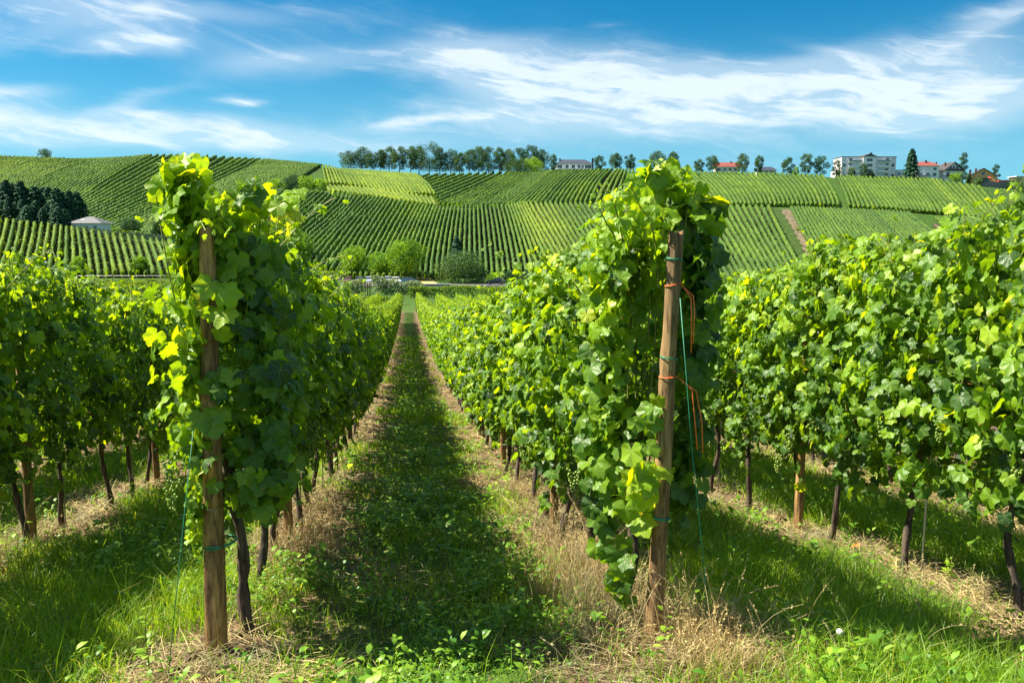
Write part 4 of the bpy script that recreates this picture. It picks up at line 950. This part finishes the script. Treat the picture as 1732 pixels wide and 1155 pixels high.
for k, (px, ty, wp, lab) in enumerate(((876,274,38,'dark bush in front of the ridge tree line, left of the villa'), (902,271,32,'olive green bush beside the darker one, left of the villa'), (935,264,11,'slender tree between the bushes and the villa'), (1012,267,18,'small dark tree just right of the villa'))):
    tree(px, 528, wp*1.15, ty, 'dark' if k != 1 else 'pale_green', lab, name='ridge_bush' if k < 2 else 'broadleaf_tree', cat='bush' if k < 2 else 'tree', gap=.04)
BT = [(1040,262,24,'left of a close pair right of the villa'),(1064,264,19,'right of a close pair right of the villa'),(1109,260,30,'broad, above the right end post'),(1136,260,20,'slim, beside the broad one above the right end post'),(1180,273,18,'small and low, left of the red roof'),(1203,266,21,'at the left end of the red roof'),(1252,263,22,'at the right end of the red roof'),(1280,266,15,'thin, left of the dark low roof'),(1329,269,20,'left of three before the apartments'),(1358,263,22,'middle of three before the apartments'),(1383,267,23,'right of three before the apartments')]
for k, (px, ty, wp, lab) in enumerate(BT):
    tree(px, 545, wp*1.08, ty, 'dark', f'loose birch on the skyline, {lab}', 'birches spaced along the ridge', name='birch_tree', gap=.13)
for px, ty, wp, d, lab, kd in ((1410,273,16,540,'dark tree at the left end of the apartment block','dark'),(1343,285,11,540,'low bush between two birches left of the apartments','pale_green'),(1436,287,13,528,'round bush in front of the apartment block','dark'),(1456,279,12,526,'dark columnar cypress in front of the apartment block','dark'),(1469,290,12,526,'low shrub right of the cypress','dark'),(1623,260,13,560,'dark tree behind the chalet','dark'),(1678,280,10,545,'dark tree right of the orange house','dark'),(1611,295,20,528,'low garden bush before the chalet','pale_green'),(1632,296,10,528,'dark bush right of the chalet garden','dark'),(1712,304,26,515,'large dark bush on the stone wall at the right','dark'),(1732,312,44,505,'big dark shrub at the right edge below the beige house','dark'),(1650,303,14,520,'bush on the stone wall below the orange house','dark'),
    (85,257,22,590,'two small round bushes on the left skyline','dark')):
    tree(px, d, wp*1.1, ty, kd, lab, name='garden_bush', cat='bush', gap=.04)
def conifer(px, d, wpx, top, lab, group=None, seed=None, n=None, drop=0):
    x, y, z = at(px, d); z -= drop; Hh = (YH-top)/FPX*d+CAMZ-z; Wd = wpx/FPX*d; seed = seed or int(px*7+d); rg = np.random.default_rng(seed)
    o_ = empty('conifer', (x, y, z)); tag(o_, lab, 'conifer', group); MB().tube([(0, 0, -.3), (0, 0, Hh*.5), (0, 0, Hh*.97)], [Hh*.018, Hh*.011, .03], 6).build('trunk', M_tbark, o_)
    n = n or int(1500+Wd*Hh*30); tier = rg.random(n)**.75; tiers = np.floor(tier*15)/15; f = tiers+rg.uniform(0, .05, n)
    a = rg.uniform(0, 6.28, n); br = np.floor(a*1.6)/1.6+rg.normal(0, .12, n); rmax = (1-f)**.62*Wd*.5+.05; q = rmax*rg.uniform(.25, 1, n)**.6*(1+.25*np.sin(br*3+tiers*40))
    P_ = np.stack([q*np.cos(br), q*np.sin(br), Hh*(.06+.94*f)-q*.28], -1)
    V, Fc, tn = place(TPL[2], P_, np.stack([.3*np.cos(br), .3*np.sin(br), np.ones(n)], -1)+rg.normal(0, .35, (n, 3)), np.stack([np.cos(br), np.sin(br), np.full(n, -.35)], -1), rg.uniform(.5, 1, n)*max(.30, Wd*.065), np.clip(rg.normal(.45, .2, n)+q/(Wd+.1)*.2, 0, 1), rg)
    link('crown', mesh_np('crown', V, Fc, M_con, False, tn), o_)
conifer(1536, 532, 27, 255, 'large dark blue-green spruce beside the red-roofed house')
# spruce wood on the left
k = 0
for px, ty in ((-14,306),(0,308),(12,303),(26,311),(38,309),(50,314),(62,313),(74,317),(86,318),(98,322),(109,321),(120,321),(130,326)):
    conifer(px+((k*7) % 5-2), 296+((k*5) % 9), 34+(k*11) % 17, ty+(k*7) % 9-3, f'dark tall spruce in the left wood, {ordn(k)} from the left of its back rank', 'dark spruces of the left wood'); k += 1
k = 0
for px, ty in ((-8,340),(4,338),(15,336),(27,341),(38,339),(49,344),(60,342),(71,347),(82,345),(92,350),(101,348),(110,356)):
    conifer(px+((k*7) % 5-2), 283+((k*3) % 5), 24+(k*7) % 12, ty+(k*5) % 9-3, f'smaller grey-green spruce before the wood, {ordn(k)} from the left', 'grey-green young spruces before the wood'); k += 1
# hedge and bits behind the near left block
tree(222, 292, 30, 372, 'dark', 'dark shrub clump behind the block right of the small white house', name='garden_bush', cat='bush', gap=.02)
tree(268, 285, 24, 373, 'dark', 'dark bush left of the left end post above the steep block', name='garden_bush', cat='bush', gap=.02)
for k, px in enumerate((25, 128, 232)):
    tree(px, 199, 28, (428, 433, 432)[k], 'pale_green', ('shrub in the near left block, at the left', 'shrub in the near left block, in the middle', 'shrub in the near left block, at the right')[k], name='garden_bush', cat='bush', gap=.02)
# valley trees
tree(596, 215, 52, 419, 'pale_green', 'pale green round tree left of the car park trees', 'trees by the car park', gap=.2)
tree(641, 214, 44, 428, 'pale_green', 'smaller middle tree by the parked cars', 'trees by the car park', gap=.15)
tree(684, 212, 66, 403, 'pale_green', 'tallest round tree by the parked cars', 'trees by the car park', gap=.12)
tree(786, 196, 92, 432, 'dark', 'broad dark bushy tree right of the parked cars', 'trees by the car park', name='broad_bush', gap=.02)
conifer(772, 222, 34, 399, 'dark narrow conifer behind the broad bush in the valley')
tree(498, 262, 60, 388, 'pale_green', 'rounded tree on the lower slope just right of the left end post', 'slope trees', gap=.04, base=440); tree(478, 268, 44, 391, 'pale_green', 'smaller round tree touching the left end post leaves', 'slope trees', gap=.04, base=436)
for k, (px, ty, wp) in enumerate(((470,306,34),(495,300,36),(522,301,32),(543,305,24))):
    tree(px, 424, wp*1.1, ty, 'pale_green' if k != 1 else 'dark', f'scrubby bush in the thicket above the lower slope, {ordn(k)} from the left', 'bushes of the hillside thicket', name='scrub_bush', cat='bush', gap=.03, base=322)
for k, (px, ty, wp, kd) in enumerate(((838,462,30,'pale_green'),(868,459,38,'dark'),(905,455,40,'dark'),(828,474,18,'pale_green'))):
    tree(px, 205, wp, ty, kd, f'bush at the foot of the slope right of the broad dark tree, {ordn(k)} of four', 'bushes at the slope foot', name='slope_bush', cat='bush', gap=.02)

# ------------------------------------------------------------------ valley: road, cars, hedges
M_asph = simple('asphalt', (.07, .07, .068), .9, 1.5, .2, coord='Object')
def strip_sheet(name, pxs, d0, d1, mat, lift=.03, **kw):
    V = []; n = len(pxs); ds = np.linspace(d0, d1, 5)
    for px in pxs:
        for d in ds: x, y, z = at(px, d); V.append((x, y, z+lift))
    Fq = [[i*5+j, (i+1)*5+j, (i+1)*5+j+1, i*5+j+1] for i in range(n-1) for j in range(4)]
    mb = MB(); mb.v = V; mb.f = Fq; return tag(mb.build(name, mat), **kw)
strip_sheet('road', list(range(380, 900, 8)), 176, 192, M_asph, .12, kind='structure')
M_track = simple('bare_track_earth', (.115, .088, .048), .95, .6, .5)
def track(name, ga, gb, lab):
    mb = MB(); n = 40
    for i in range(n):
        A = pix2ground(*bez(ga, i/(n-1))); B = pix2ground(*bez(gb, i/(n-1)))
        for j in range(5):
            f = j/4+.12*math.sin(i*1.7)*(j in (0, 4)); x = A[0]+(B[0]-A[0])*f; y = A[1]+(B[1]-A[1])*f; mb.v.append((x, y, hgt(x, y)+.22))
    mb.f = [[i*5+j, i*5+j+1, (i+1)*5+j+1, (i+1)*5+j] for i in range(n-1) for j in range(4)]
    tag(mb.build(name, M_track, None, True), kind='structure')
track('path', [(1370,446),(1347,400),(1320,355)], [(1392,446),(1364,400),(1338,355)], '')
track('path', [(1616,415),(1597,397),(1577,380)], [(1626,415),(1605,397),(1583,380)], '')
M_glass = simple('dark_glass', (.02, .03, .035), .08); M_tyre = simple('tyre_rubber', (.02, .02, .02), .8); M_lamp = simple('clear_lamp', (.7, .7, .68), .2)
paint = {n_: simple(n_+'_paint', c, .25, metal=.1) for n_, c in (('white', (.75, .77, .78)), ('silver', (.45, .52, .56)), ('black', (.02, .025, .03)), ('maroon', (.16, .03, .03)), ('blue', (.04, .09, .16)), ('teal', (.02, .07, .09)))}
def car(px, d, col, rz, lab, L=4.3, van=False):
    x, y, z = at(px, d); o_ = empty('parked_car', (x, y, z+.13), rz-YAW); tag(o_, lab, 'car', 'cars parked in the valley')
    # side profile extruded with tumblehome; x along the car
    h = 1.5 if not van else 1.95
    low = [(-L/2, .35), (-L/2, .78), (-L/2+.15, .95), (L/2-.95, .98), (L/2-.12, .78), (L/2, .62), (L/2, .32)]
    def ext(prof, w0, w1, zs):
        n = len(prof); P_ = [(a, -w0 if b_ < zs else -w1, b_) for a, b_ in prof]+[(a, w0 if b_ < zs else w1, b_) for a, b_ in prof]
        return P_, [list(range(n))[::-1], list(range(n, 2*n))]+[[i, (i+1) % n, n+(i+1) % n, n+i] for i in range(n)]
    mb = MB(); mb.poly(*ext(low, .88, .86, .9)); body = mb.build('body', paint[col], o_)
    cab = [(-L/2+.22, .955), (-L/2+.55, h-.06), (L/2-2.1, h-.06), (L/2-1.25, .965)]; mb = MB(); mb.poly(*ext(cab, .80, .66, 1.1)); mb.build('window', M_glass, o_)
    rf = [(-L/2+.50, h-.055), (-L/2+.62, h), (L/2-2.2, h), (L/2-2.05, h-.055)]; mb = MB(); mb.poly(*ext(rf, .68, .66, h-.02)); mb.build('roof', paint[col], o_)
    for sx_ in (-1, 1):
        for sy_ in (-1, 1):
            mb = MB().tube([(sx_*(L/2-.85), sy_*.74, .33), (sx_*(L/2-.85), sy_*.92, .33)], .33, 14); wh = mb.build('wheel', M_tyre, o_)
            MB().tube([(sx_*(L/2-.85), sy_*.925, .33), (sx_*(L/2-.85), sy_*.935, .33)], .2, 10).build('rim', M_wire, wh)
    for sy_ in (-1, 1): MB().b2(L/2-.06, L/2+.02, sy_*.62-.16, sy_*.62+.16, .62, .76).build('headlight', M_lamp, o_)
    return o_
car(537, 189, 'silver', R(-80), 'silver car, leftmost of the parked cars, half hidden by leaves'); car(553, 190, 'white', R(-85), 'white car second from the left of the parked cars')
car(571, 190, 'black', R(-95), 'black car left of the maroon one'); car(587, 190, 'maroon', R(-90), 'maroon car among the parked cars')
car(606, 190, 'blue', R(-92), 'dark blue car under the smaller middle tree'); car(621, 191, 'silver', R(-88), 'silver car right of the dark blue one')
car(642, 190, 'white', R(-72), 'white car left of the tallest valley tree trunk'); car(655, 195, 'silver', R(-75), 'silver car half behind a white one')
car(669, 190, 'white', R(-65), 'white hatchback seen at an angle near the tallest tree'); car(691, 188, 'teal', R(-40), 'dark teal car, rightmost of the parked row', 4.8)
car(838, 186, 'black', R(170), 'black car alone right of the broad dark bush')
def hedge(name, pxs, d0, h, wd, mat, lab, seed, leaf=.12, dens=260, tone=.6, cat='hedge', slope=0, rough=1.0, group=None):
    rg = np.random.default_rng(seed); Vs = []; A = [at(p_, d0+slope*(i/(len(pxs)-1))) for i, p_ in enumerate(pxs)]
    L = math.hypot(A[-1][0]-A[0][0], A[-1][1]-A[0][1]); n = int(L*dens); f = rg.random(n)
    x = np.interp(f, np.linspace(0, 1, len(A)), [a[0] for a in A]); y = np.interp(f, np.linspace(0, 1, len(A)), [a[1] for a in A])
    hh = h*(1+.22*rough*(fbm(f*L*.4, f*0, seed, 3)-.5)*2); z = rg.random(n)**.7*hh
    off_ = rg.uniform(-1, 1, n)*wd*np.sqrt(np.clip(1-(z/hh)**4*.6, 0, 1)); y2 = y+off_; P_ = np.stack([x+rg.normal(0, .1, n), y2, H(x, y2)+z], -1)
    V, Fc, tn = place(TPL[2], P_, np.stack([rg.normal(-.2, .5, n), np.sign(off_)*.6, rg.uniform(0, 1, n)], -1), rg.normal(0, 1, (n, 3)), rg.uniform(.6, 1.3, n)*leaf, np.clip(rg.normal(tone, .2, n)+(z/hh-.5)*.3, 0, 1), rg)
    o0 = np.array(A[0]); o_ = link(name, mesh_np(name, V-o0, Fc, mat, False, tn)); o_.location = o0; return tag(o_, lab, cat, group)
hedge('cross_vine_row', [690,720,760,800,850,900], 116, 1.7, .35, M_hill, 'vine row running crosswise beyond the end of the path', 1, .13, 200, .7, 'vine row')
hedge('cross_vine_row', [520,560,600,640,680], 104, 1.2, .4, M_hill, 'low vine row crosswise beyond the left row end', 2, .13, 160, .8, 'vine row')
for k, (pa, pb, d_, h_) in enumerate(((-150, 380, 104, 1.7), (-150, 380, 118, 1.7), (-150, 390, 134, 1.6), (-150, 400, 150, 1.6), (1120, 1750, 104, 1.8), (1120, 1750, 122, 1.8), (1120, 1750, 145, 1.8), (1120, 1750, 175, 1.8))):
    hedge('cross_vine_row', list(np.linspace(pa, pb, 9)), d_, h_, .4, M_hill, f'crosswise vine row in the valley {"left" if pb < 900 else "right"}, {ordn(k % 4)} from the camera', 50+k, .16, 110, .75, 'vine row', group='crosswise vine rows in the valley')
M_sage = leafmat('sage_shrub', [(0, (.08, .13, .05)), (.5, (.15, .22, .09)), (1, (.26, .32, .15))], (1.4, 1.4, .8), .3, .6, .2, 1)
for k, (a, b_, h, lab) in enumerate(((530,562,2.2,'grey-green shrub bank left of the pale marker panel'), (568,612,2.2,'grey-green shrub bank between the two panels'), (628,672,2.8,'tall grey-green shrub bank right of the brown boards'), (672,712,2.0,'low grey-green shrub bank near the path end'))):
    hedge('shrub_bank', [a, (a+b_)//2, b_], 128, h, 1.0, M_sage, lab, 20+k, .18, 260, .5, 'shrubs', rough=1, group='grey-green shrub banks before the car park')
hedge('trimmed_hedge', [130,170,210,250,290], 279, 2.2, .7, M_tree, 'dark clipped hedge along the top of the steep left block', 31, .25, 70, .3, slope=-4)
hedge('bramble_bank', [280,340,400,460], 160, 2.5, 1.5, M_hill, 'bright scrub bank behind the left end post', 33, .2, 90, .8, 'shrubs', rough=2)
hedge('meadow_vines', [520,550,580], 205, 2.2, 3.0, M_hill, 'leafy plot of low vines left of the parked cars', 36, .2, 260, .65, 'vines', rough=1)
# pale panel and brown boards by the shrubs, low wall
M_pale = simple('pale_panel', (.62, .66, .68), .6, 6, .1); M_board = simple('brown_board', (.22, .11, .05), .8, 6, .3); M_stone = simple('stone_wall', (.20, .19, .18), .9, 1.2, .35, bump=.5); M_white = simple('white_render', (.85, .85, .84), .8, .8, .05)
def flatbox(name, px, d, wpx, h, th, mat, lab, cat, n=1, gap=.5, z0=0):
    x, y, z = at(px, d); w_ = wpx/FPX*d; o_ = empty(name, (x, y, z+z0), -YAW); tag(o_, lab, cat)
    for k in range(n):
        x0 = -w_/2+k*w_/n; MB().b2(x0+.03, x0+w_/n*(1-gap*.5)-.03, -th/2, th/2, -.3, h).build('board' if n > 1 else 'panel', mat, o_)
    MB().b2(-w_/2, w_/2, th/2+.003, th/2+.06, h*.62, h*.70).build('rail', mat, o_); return o_
flatbox('marker_panel', 563, 121, 9, 1.9, .06, M_pale, 'pale upright panel with gaps standing before the shrub bank', 'panel', 2, .7)
flatbox('board_fence', 620, 121, 12, 2.0, .06, M_board, 'short fence of brown upright boards before the shrubs', 'fence', 3, .7)
x, y, z = at(735, 178); wl = empty('low_wall', (x, y, z), -YAW); tag(wl, 'low grey wall with pale coping right of the parked cars', 'wall'); MB().b2(-3, 3.2, -.2, .2, -.4, .42).build('wall_face', M_stone, wl); MB().b2(-3.1, 3.3, -.26, .26, .42, .50).build('coping', M_pale, wl)
# fence in front of the near-left block
x, y, z = at(170, 186); fo = empty('wire_fence', (x, y, z), -YAW); tag(fo, 'thin post and wire fence below the steep left block', 'fence')
for k in range(12): MB().box(-22+k*4, 0, .5, .09, .09, 1.5).build('fence_post', M_stone, fo)
MB().tube([(-23, 0, 1.1), (23, 0, 1.1)], .02, 4).build('wire', M_wire, fo)

# ------------------------------------------------------------------ houses
M_slate = simple('slate_roof', (.045, .05, .075), .5, 3, .25); M_red = simple('red_tile_roof', (.24, .06, .045), .7, 3, .2); M_dk = simple('dark_tile_roof', (.05, .04, .04), .6, 3, .3)
M_cream = simple('cream_render', (.80, .78, .74), .85, .6, .06); M_blush = simple('pinkish_render', (.80, .74, .74), .85, .6, .06); M_ochre = simple('ochre_render', (.62, .36, .13), .85, .6, .08); M_beige = simple('beige_stone', (.42, .34, .22), .9, 1.5, .2)
M_win = simple('window_glass', (.05, .08, .10), .08); M_frame = simple('window_frame', (.6, .6, .6), .5); M_shut = simple('roller_shutter', (.66, .70, .72), .6, 8, .08); M_brick = simple('dark_brick', (.10, .05, .04), .9, 3, .2); M_grey = simple('grey_roof', (.075, .08, .088), .7, 2, .2); M_rail = simple('rail_metal', (.25, .28, .30), .5, metal=.4); M_redw = simple('red_wall', (.55, .10, .05), .8, 1, .1); M_woodd = simple('dark_timber', (.07, .04, .025), .8, 5, .2)
def house(name, px, d, lab, rz=0, z0=0, cat='house'):
    x, y, z = at(px, d); o_ = empty(name, (x, y, z+z0), rz-YAW); return tag(o_, lab, cat)
def win(root, x, y, z, w_, h, glass=None, frame=None, side=False):
    """window on the front (-y) face; real recess box of frame with pane set in"""
    fr = MB(); t_ = .09
    for a in ((x-w_/2-t_, x-w_/2, z-t_, z+h+t_), (x+w_/2, x+w_/2+t_, z-t_, z+h+t_), (x-w_/2, x+w_/2, z-t_, z), (x-w_/2, x+w_/2, z+h, z+h+t_), (x-.03, x+.03, z, z+h)): fr.b2(a[0], a[1], y-.10, y-.002, a[2], a[3])
    f = fr.build('window', frame or M_frame, root); MB().b2(x-w_/2, x+w_/2, y-.05, y-.004, z, z+h).build('pane', glass or M_win, f)
# villa on the ridge
v = house('villa', 970, 540, 'white villa with a blue-grey hip roof and two chimneys on the ridge')
vz = 2.0
MB().b2(-11.5, 11.5, 0, 9, -1, vz+3.3).build('wall', M_white, v); rf = MB().hip(-12.4, 12.4, -.9, 9.9, vz+3.3, vz+6.4, 5).build('roof', M_slate, v)
MB().b2(-9.3, -8.3, 3, 4, vz+4, vz+7).build('chimney', M_brick, rf); MB().b2(11.6, 12.8, 3, 4.2, vz+0, vz+7.2).build('chimney', M_brick, rf)
for x_, w_ in ((-9.2, 3), (-4.4, 1.8), (-.4, 2.0), (3.2, 1.6), (5.5, 1.2), (9, 4.0)): win(v, x_, 0, vz+.6, w_, 1.9)
MB().b2(-11.6, 11.6, -2.2, -.003, vz-.2, vz).build('terrace', M_cream, v)
bl = MB()
for k in range(24): bl.b2(-11.5+k, -11.44+k, -2.15, -2.09, vz, vz+.9)
bl.b2(-11.6, 11.6, -2.17, -2.07, vz+.9, vz+.97); bl.build('railing', M_rail, v)
# red-roofed low house and dark low house, seen over the ridge
r_ = house('house', 1228, 556, 'low cream house with a long red roof between two birches'); MB().b2(-8, 8, 0, 8, -1, 5.0).build('wall', M_cream, r_); rf = MB().gable(-8, 8, 0, 8, 5.0, 8.2, 'x', .5).build('roof', M_red, r_); MB().b2(2.5, 3.3, 3.4, 4.2, 7, 9).build('chimney', M_brick, rf)
for x_ in (-5.5, -2, 1.5, 5): win(r_, x_, 0, 2.6, 1.4, 1.4)
r_ = house('house', 1294, 560, 'dark low hip roof peeping over the ridge right of a thin birch'); MB().b2(-6, 6, 0, 7, -1, 3.2).build('wall', M_cream, r_); MB().hip(-6.8, 6.8, -.8, 7.8, 3.2, 5.8, 3).build('roof', M_slate, r_)
for x_ in (-3, 0, 3): win(r_, x_, 0, 1.4, 1.3, 1.3)
# apartment block
a = house('apartment_block', 1464, 545, 'white four-storey apartment block with balconies and a gabled centre', cat='apartments'); W_ = 17.6
MB().b2(-W_, -4.2, 0, 14, -1, 13.6).build('wall', M_blush, a); MB().b2(4.2, W_, 0, 14, -1, 13.6).build('wall', M_blush, a); tw = MB().b2(-4.2, 4.2, -1.2, 13, -1, 13.9).build('tower', M_blush, a)
rf = MB().gable(-4.2, 4.2, -1.2, 13, 13.9, 15.8, 'y', .5).build('roof', M_grey, a); MB().b2(1.6, 2.8, 2, 3.2, 14.5, 16.6).build('chimney', M_dk, rf)
for s_ in (-1, 1):
    x0, x1 = (-W_-.3, -4.6) if s_ < 0 else (4.6, W_+.3); MB().b2(x0, x1, -.4, 14.2, 13.6, 13.95).build('roof', M_grey, a)
for fl in range(4):
    z_ = .9+fl*3.3
    for s_ in (-1, 1):
        x0, x1 = (-13.4, -5.2) if s_ < 0 else (5.2, 13.4)
        b_ = MB().b2(x0, x1, -1.7, -.003, z_-.35, z_-.15).build('balcony', M_white, a)
        MB().b2(x0, x1, -1.7, -1.62, z_-.149, z_+.85).build('parapet', M_shut if fl < 3 else M_rail, b_)
        for x_ in (x0+1.6, (x0+x1)/2, x1-1.6): win(a, x_, 0, z_, 2.0, 2.1, M_shut if (fl*3+int(x_)) % 3 == 0 else M_win)
        win(a, s_*15.7, 0, z_, 1.6, 1.9, M_shut if fl % 2 else M_win)
    win(a, 0, -1.2, z_, 3.6, 1.7)
an = MB().b2(-W_-3.2, -W_-.003, 1, 9, -1, 5.2).build('annexe', M_white, a); MB().b2(-W_-3.4, -W_-.01, .8, 9.2, 5.2, 5.5).build('annexe_roof', M_grey, an)
for z_ in (.8, 3.2): win(a, -W_-1.6, 1, z_, 1.5, 1.3)
# small annexe between apartments and spruce
r_ = house('shed', 1519, 548, 'small blue-white building between the apartments and the spruce', cat='building'); MB().b2(-3, 3, 0, 5, -1, 5.6).build('wall', M_shut, r_); MB().b2(-3.2, 3.2, -.2, 5.2, 5.6, 5.9).build('roof', M_grey, r_); win(r_, -1.2, 0, 2.6, 1.5, 1.6); win(r_, 1.4, 0, 2.6, 1.2, 1.6)
# white house, red hip roof
r_ = house('house', 1564, 545, 'white two-storey house with a red hip roof beside the spruce'); MB().b2(-7.2, 7.2, 0, 10, -1, 9.2).build('wall', M_cream, r_); rf = MB().hip(-8, 8, -.8, 10.8, 9.2, 12.2, 4.5).build('roof', M_red, r_)
MB().b2(-.5, .5, 3, 4, 11, 13.0).build('chimney', M_dk, rf); MB().b2(7.3, 8.1, 5, 5.8, 2, 12).build('chimney', M_brick, rf)
for x_ in (-4.6, 0, 4.4): win(r_, x_, 0, 6.4, 1.9, 1.6, M_shut if x_ < 4 else M_win); win(r_, x_, 0, 2.6, 2.1, 2.0)
b_ = MB().b2(-7, 1.2, -1.8, -.003, 2.0, 2.2).build('balcony', M_white, r_); MB().b2(-7, 1.2, -1.8, -1.74, 2.2, 3.1).build('railing', M_rail, b_)
# chalet
r_ = house('chalet', 1607, 548, 'chalet with a steep dark gable, timber balcony and white walls', R(8), z0=.8); MB().b2(-6.4, 6.4, 0, 10, -1, 7.0).build('wall', M_cream, r_); g_ = MB().gable(-6.4, 6.4, .003, 9.9, 7.003, 11.4, 'y', 0).build('gable_wall', M_shut, r_)
rf = MB()
for s_ in (-1, 1): rf.poly([(s_*7.6, -1.4, 6.2), (0, -1.4, 11.5), (0, 11, 11.5), (s_*7.6, 11, 6.2), (s_*7.6, -1.4, 6.55), (0, -1.4, 11.9), (0, 11, 11.9), (s_*7.6, 11, 6.55)], [(0,1,2,3),(4,7,6,5),(0,4,5,1),(3,2,6,7),(0,3,7,4),(1,5,6,2)])
rf = rf.build('roof', M_dk, r_); MB().b2(-3.6, -2.8, 4, 4.8, 9, 12).build('chimney', M_brick, rf)
for x_ in (-2.3, 0, 2.3): win(r_, x_, 0, 7.1, 1.4, 2.0, M_win, M_woodd)
for x_ in (-3.8, 3.4): win(r_, x_, 0, 3.4, 1.9, 1.9)
for z_ in (6.3, 2.6):
    b_ = MB().b2(-6, 6, -1.5, -.003, z_, z_+.18).build('balcony', M_woodd, r_); MB().b2(-6, 6, -1.5, -1.42, z_+.181, z_+1.0).build('railing', M_woodd, b_)
# orange gabled house
r_ = house('house', 1657, 545, 'orange-plastered house with a dark lopsided gable roof and two chimneys', R(-18), z0=.8); MB().b2(-8, 8, 0, 10, -1, 4.8).build('wall', M_ochre, r_); MB().gable(-8, 8, .003, 9.9, 4.803, 9.6, 'y', 0).build('gable_wall', M_ochre, r_)
rf = MB()
for s_ in (-1, 1): rf.poly([(s_*8.8, -.8, 4.4), (0, -.8, 9.7), (0, 11, 9.7), (s_*8.8, 11, 4.4), (s_*8.8, -.8, 4.75), (0, -.8, 10.1), (0, 11, 10.1), (s_*8.8, 11, 4.75)], [(0,1,2,3),(4,7,6,5),(0,4,5,1),(3,2,6,7),(0,3,7,4),(1,5,6,2)])
rf = rf.build('roof', M_dk, r_); MB().b2(-7.6, -6.4, 3, 4.2, 5, 9.4).build('chimney', M_brick, rf); MB().b2(-4, -3, 4, 5, 7, 10.2).build('chimney', M_brick, rf)
win(r_, 0, 0, 5.6, 1.8, 1.9); win(r_, -.5, 0, 1.0, 8.5, 2.4); MB().b2(-5.4, 4.6, -2.6, -.003, 3.6, 3.8).build('awning', M_dk, r_)
# red shed, beige house, wall, parasol
r_ = house('shed', 1700, 540, 'low bright red building right of the orange house', cat='shed', z0=.8); MB().b2(-6.5, 6.5, 0, 6, -1, 4.0).build('wall', M_redw, r_); MB().b2(-6.8, 6.8, -.3, 6.3, 4.0, 4.25).build('roof', M_dk, r_); win(r_, -3, 0, 1.2, 1.4, 1.3, M_win); win(r_, 3, 0, 1.2, 3, 2.0, M_stone)
MB().b2(-6.9, -5.5, -1, -.01, -1, 4.6).build('pillar', M_redw, r_)
r_ = house('house', 1736, 536, 'beige flat-roofed house cut by the right edge of the photo', z0=1.2); MB().b2(-8, 9, 0, 9, -3, 7.4).build('wall', M_beige, r_); MB().b2(-9, 9.6, -.6, 9.4, 7.4, 7.8).build('roof', M_cream, r_); win(r_, -5, 0, 3.8, 1.8, 1.7); win(r_, 1, 0, 3.8, 1.8, 1.7)
MB().b2(-8.9, -8.6, -.5, -.2, -1, 7.39).build('pillar', M_woodd, r_)
r_ = house('retaining_wall', 1676, 520, 'long grey stone retaining wall below the orange house', cat='wall'); MB().b2(-11, 14, 0, .6, -3, 3.4).build('wall_face', M_stone, r_); MB().b2(-11.1, 14.1, -.06, .66, 3.4, 3.6).build('coping', M_grey, r_)
r_ = house('parasol', 1668, 523, 'small red parasol on the terrace below the orange house', cat='parasol', z0=3.4); MB().tube([(0, 0, 0), (0, 0, 2.3)], .05, 6).build('pole', M_frame, r_)
mb = MB(); n = 12; mb.poly([(0, 0, 2.7)]+[(1.5*math.cos(k*math.pi/6), 1.5*math.sin(k*math.pi/6), 2.1) for k in range(n)], [(0, k+1, (k+1) % n+1) for k in range(n)]); mb.build('canopy', simple('red_fabric', (.7, .06, .05), .8), r_)
# small white house on the left
r_ = house('house', 145, 283, 'small white house with a grey hip roof before the left wood', R(-6), z0=-.2); MB().b2(-5.2, 5.2, 0, 6, -2, 3.3).build('wall', M_white, r_); rf = MB().hip(-6.4, 6.4, -1.2, 7.2, 3.3, 5.6, 5.4).build('roof', M_grey, r_)
MB().poly([(-2.4, 1.0, 4.55), (-1.2, 1.0, 4.55), (-1.2, 2.0, 4.98), (-2.4, 2.0, 4.98), (-2.4, 1.0, 4.35), (-1.2, 1.0, 4.35), (-1.2, 2.0, 4.80), (-2.4, 2.0, 4.80)], [(0,1,2,3),(4,7,6,5),(0,4,5,1),(1,5,6,2),(2,6,7,3),(3,7,4,0)]).build('skylight', M_lamp, rf)
for x_ in (-3.4, 0, 3.4): win(r_, x_, 0, 1.2, 1.1, 1.1)
r_ = house('shed', 256, 281, 'low pale shed by the hedge left of the left end post', cat='shed'); MB().b2(-3.2, 3.2, 0, 3, -2, 1.6).build('wall', M_cream, r_); MB().b2(-3.6, 3.6, -.3, 3.3, 1.6, 1.75).build('roof', M_grey, r_); win(r_, 1.4, 0, .5, .9, .7)
print('objects', len(bpy.data.objects))
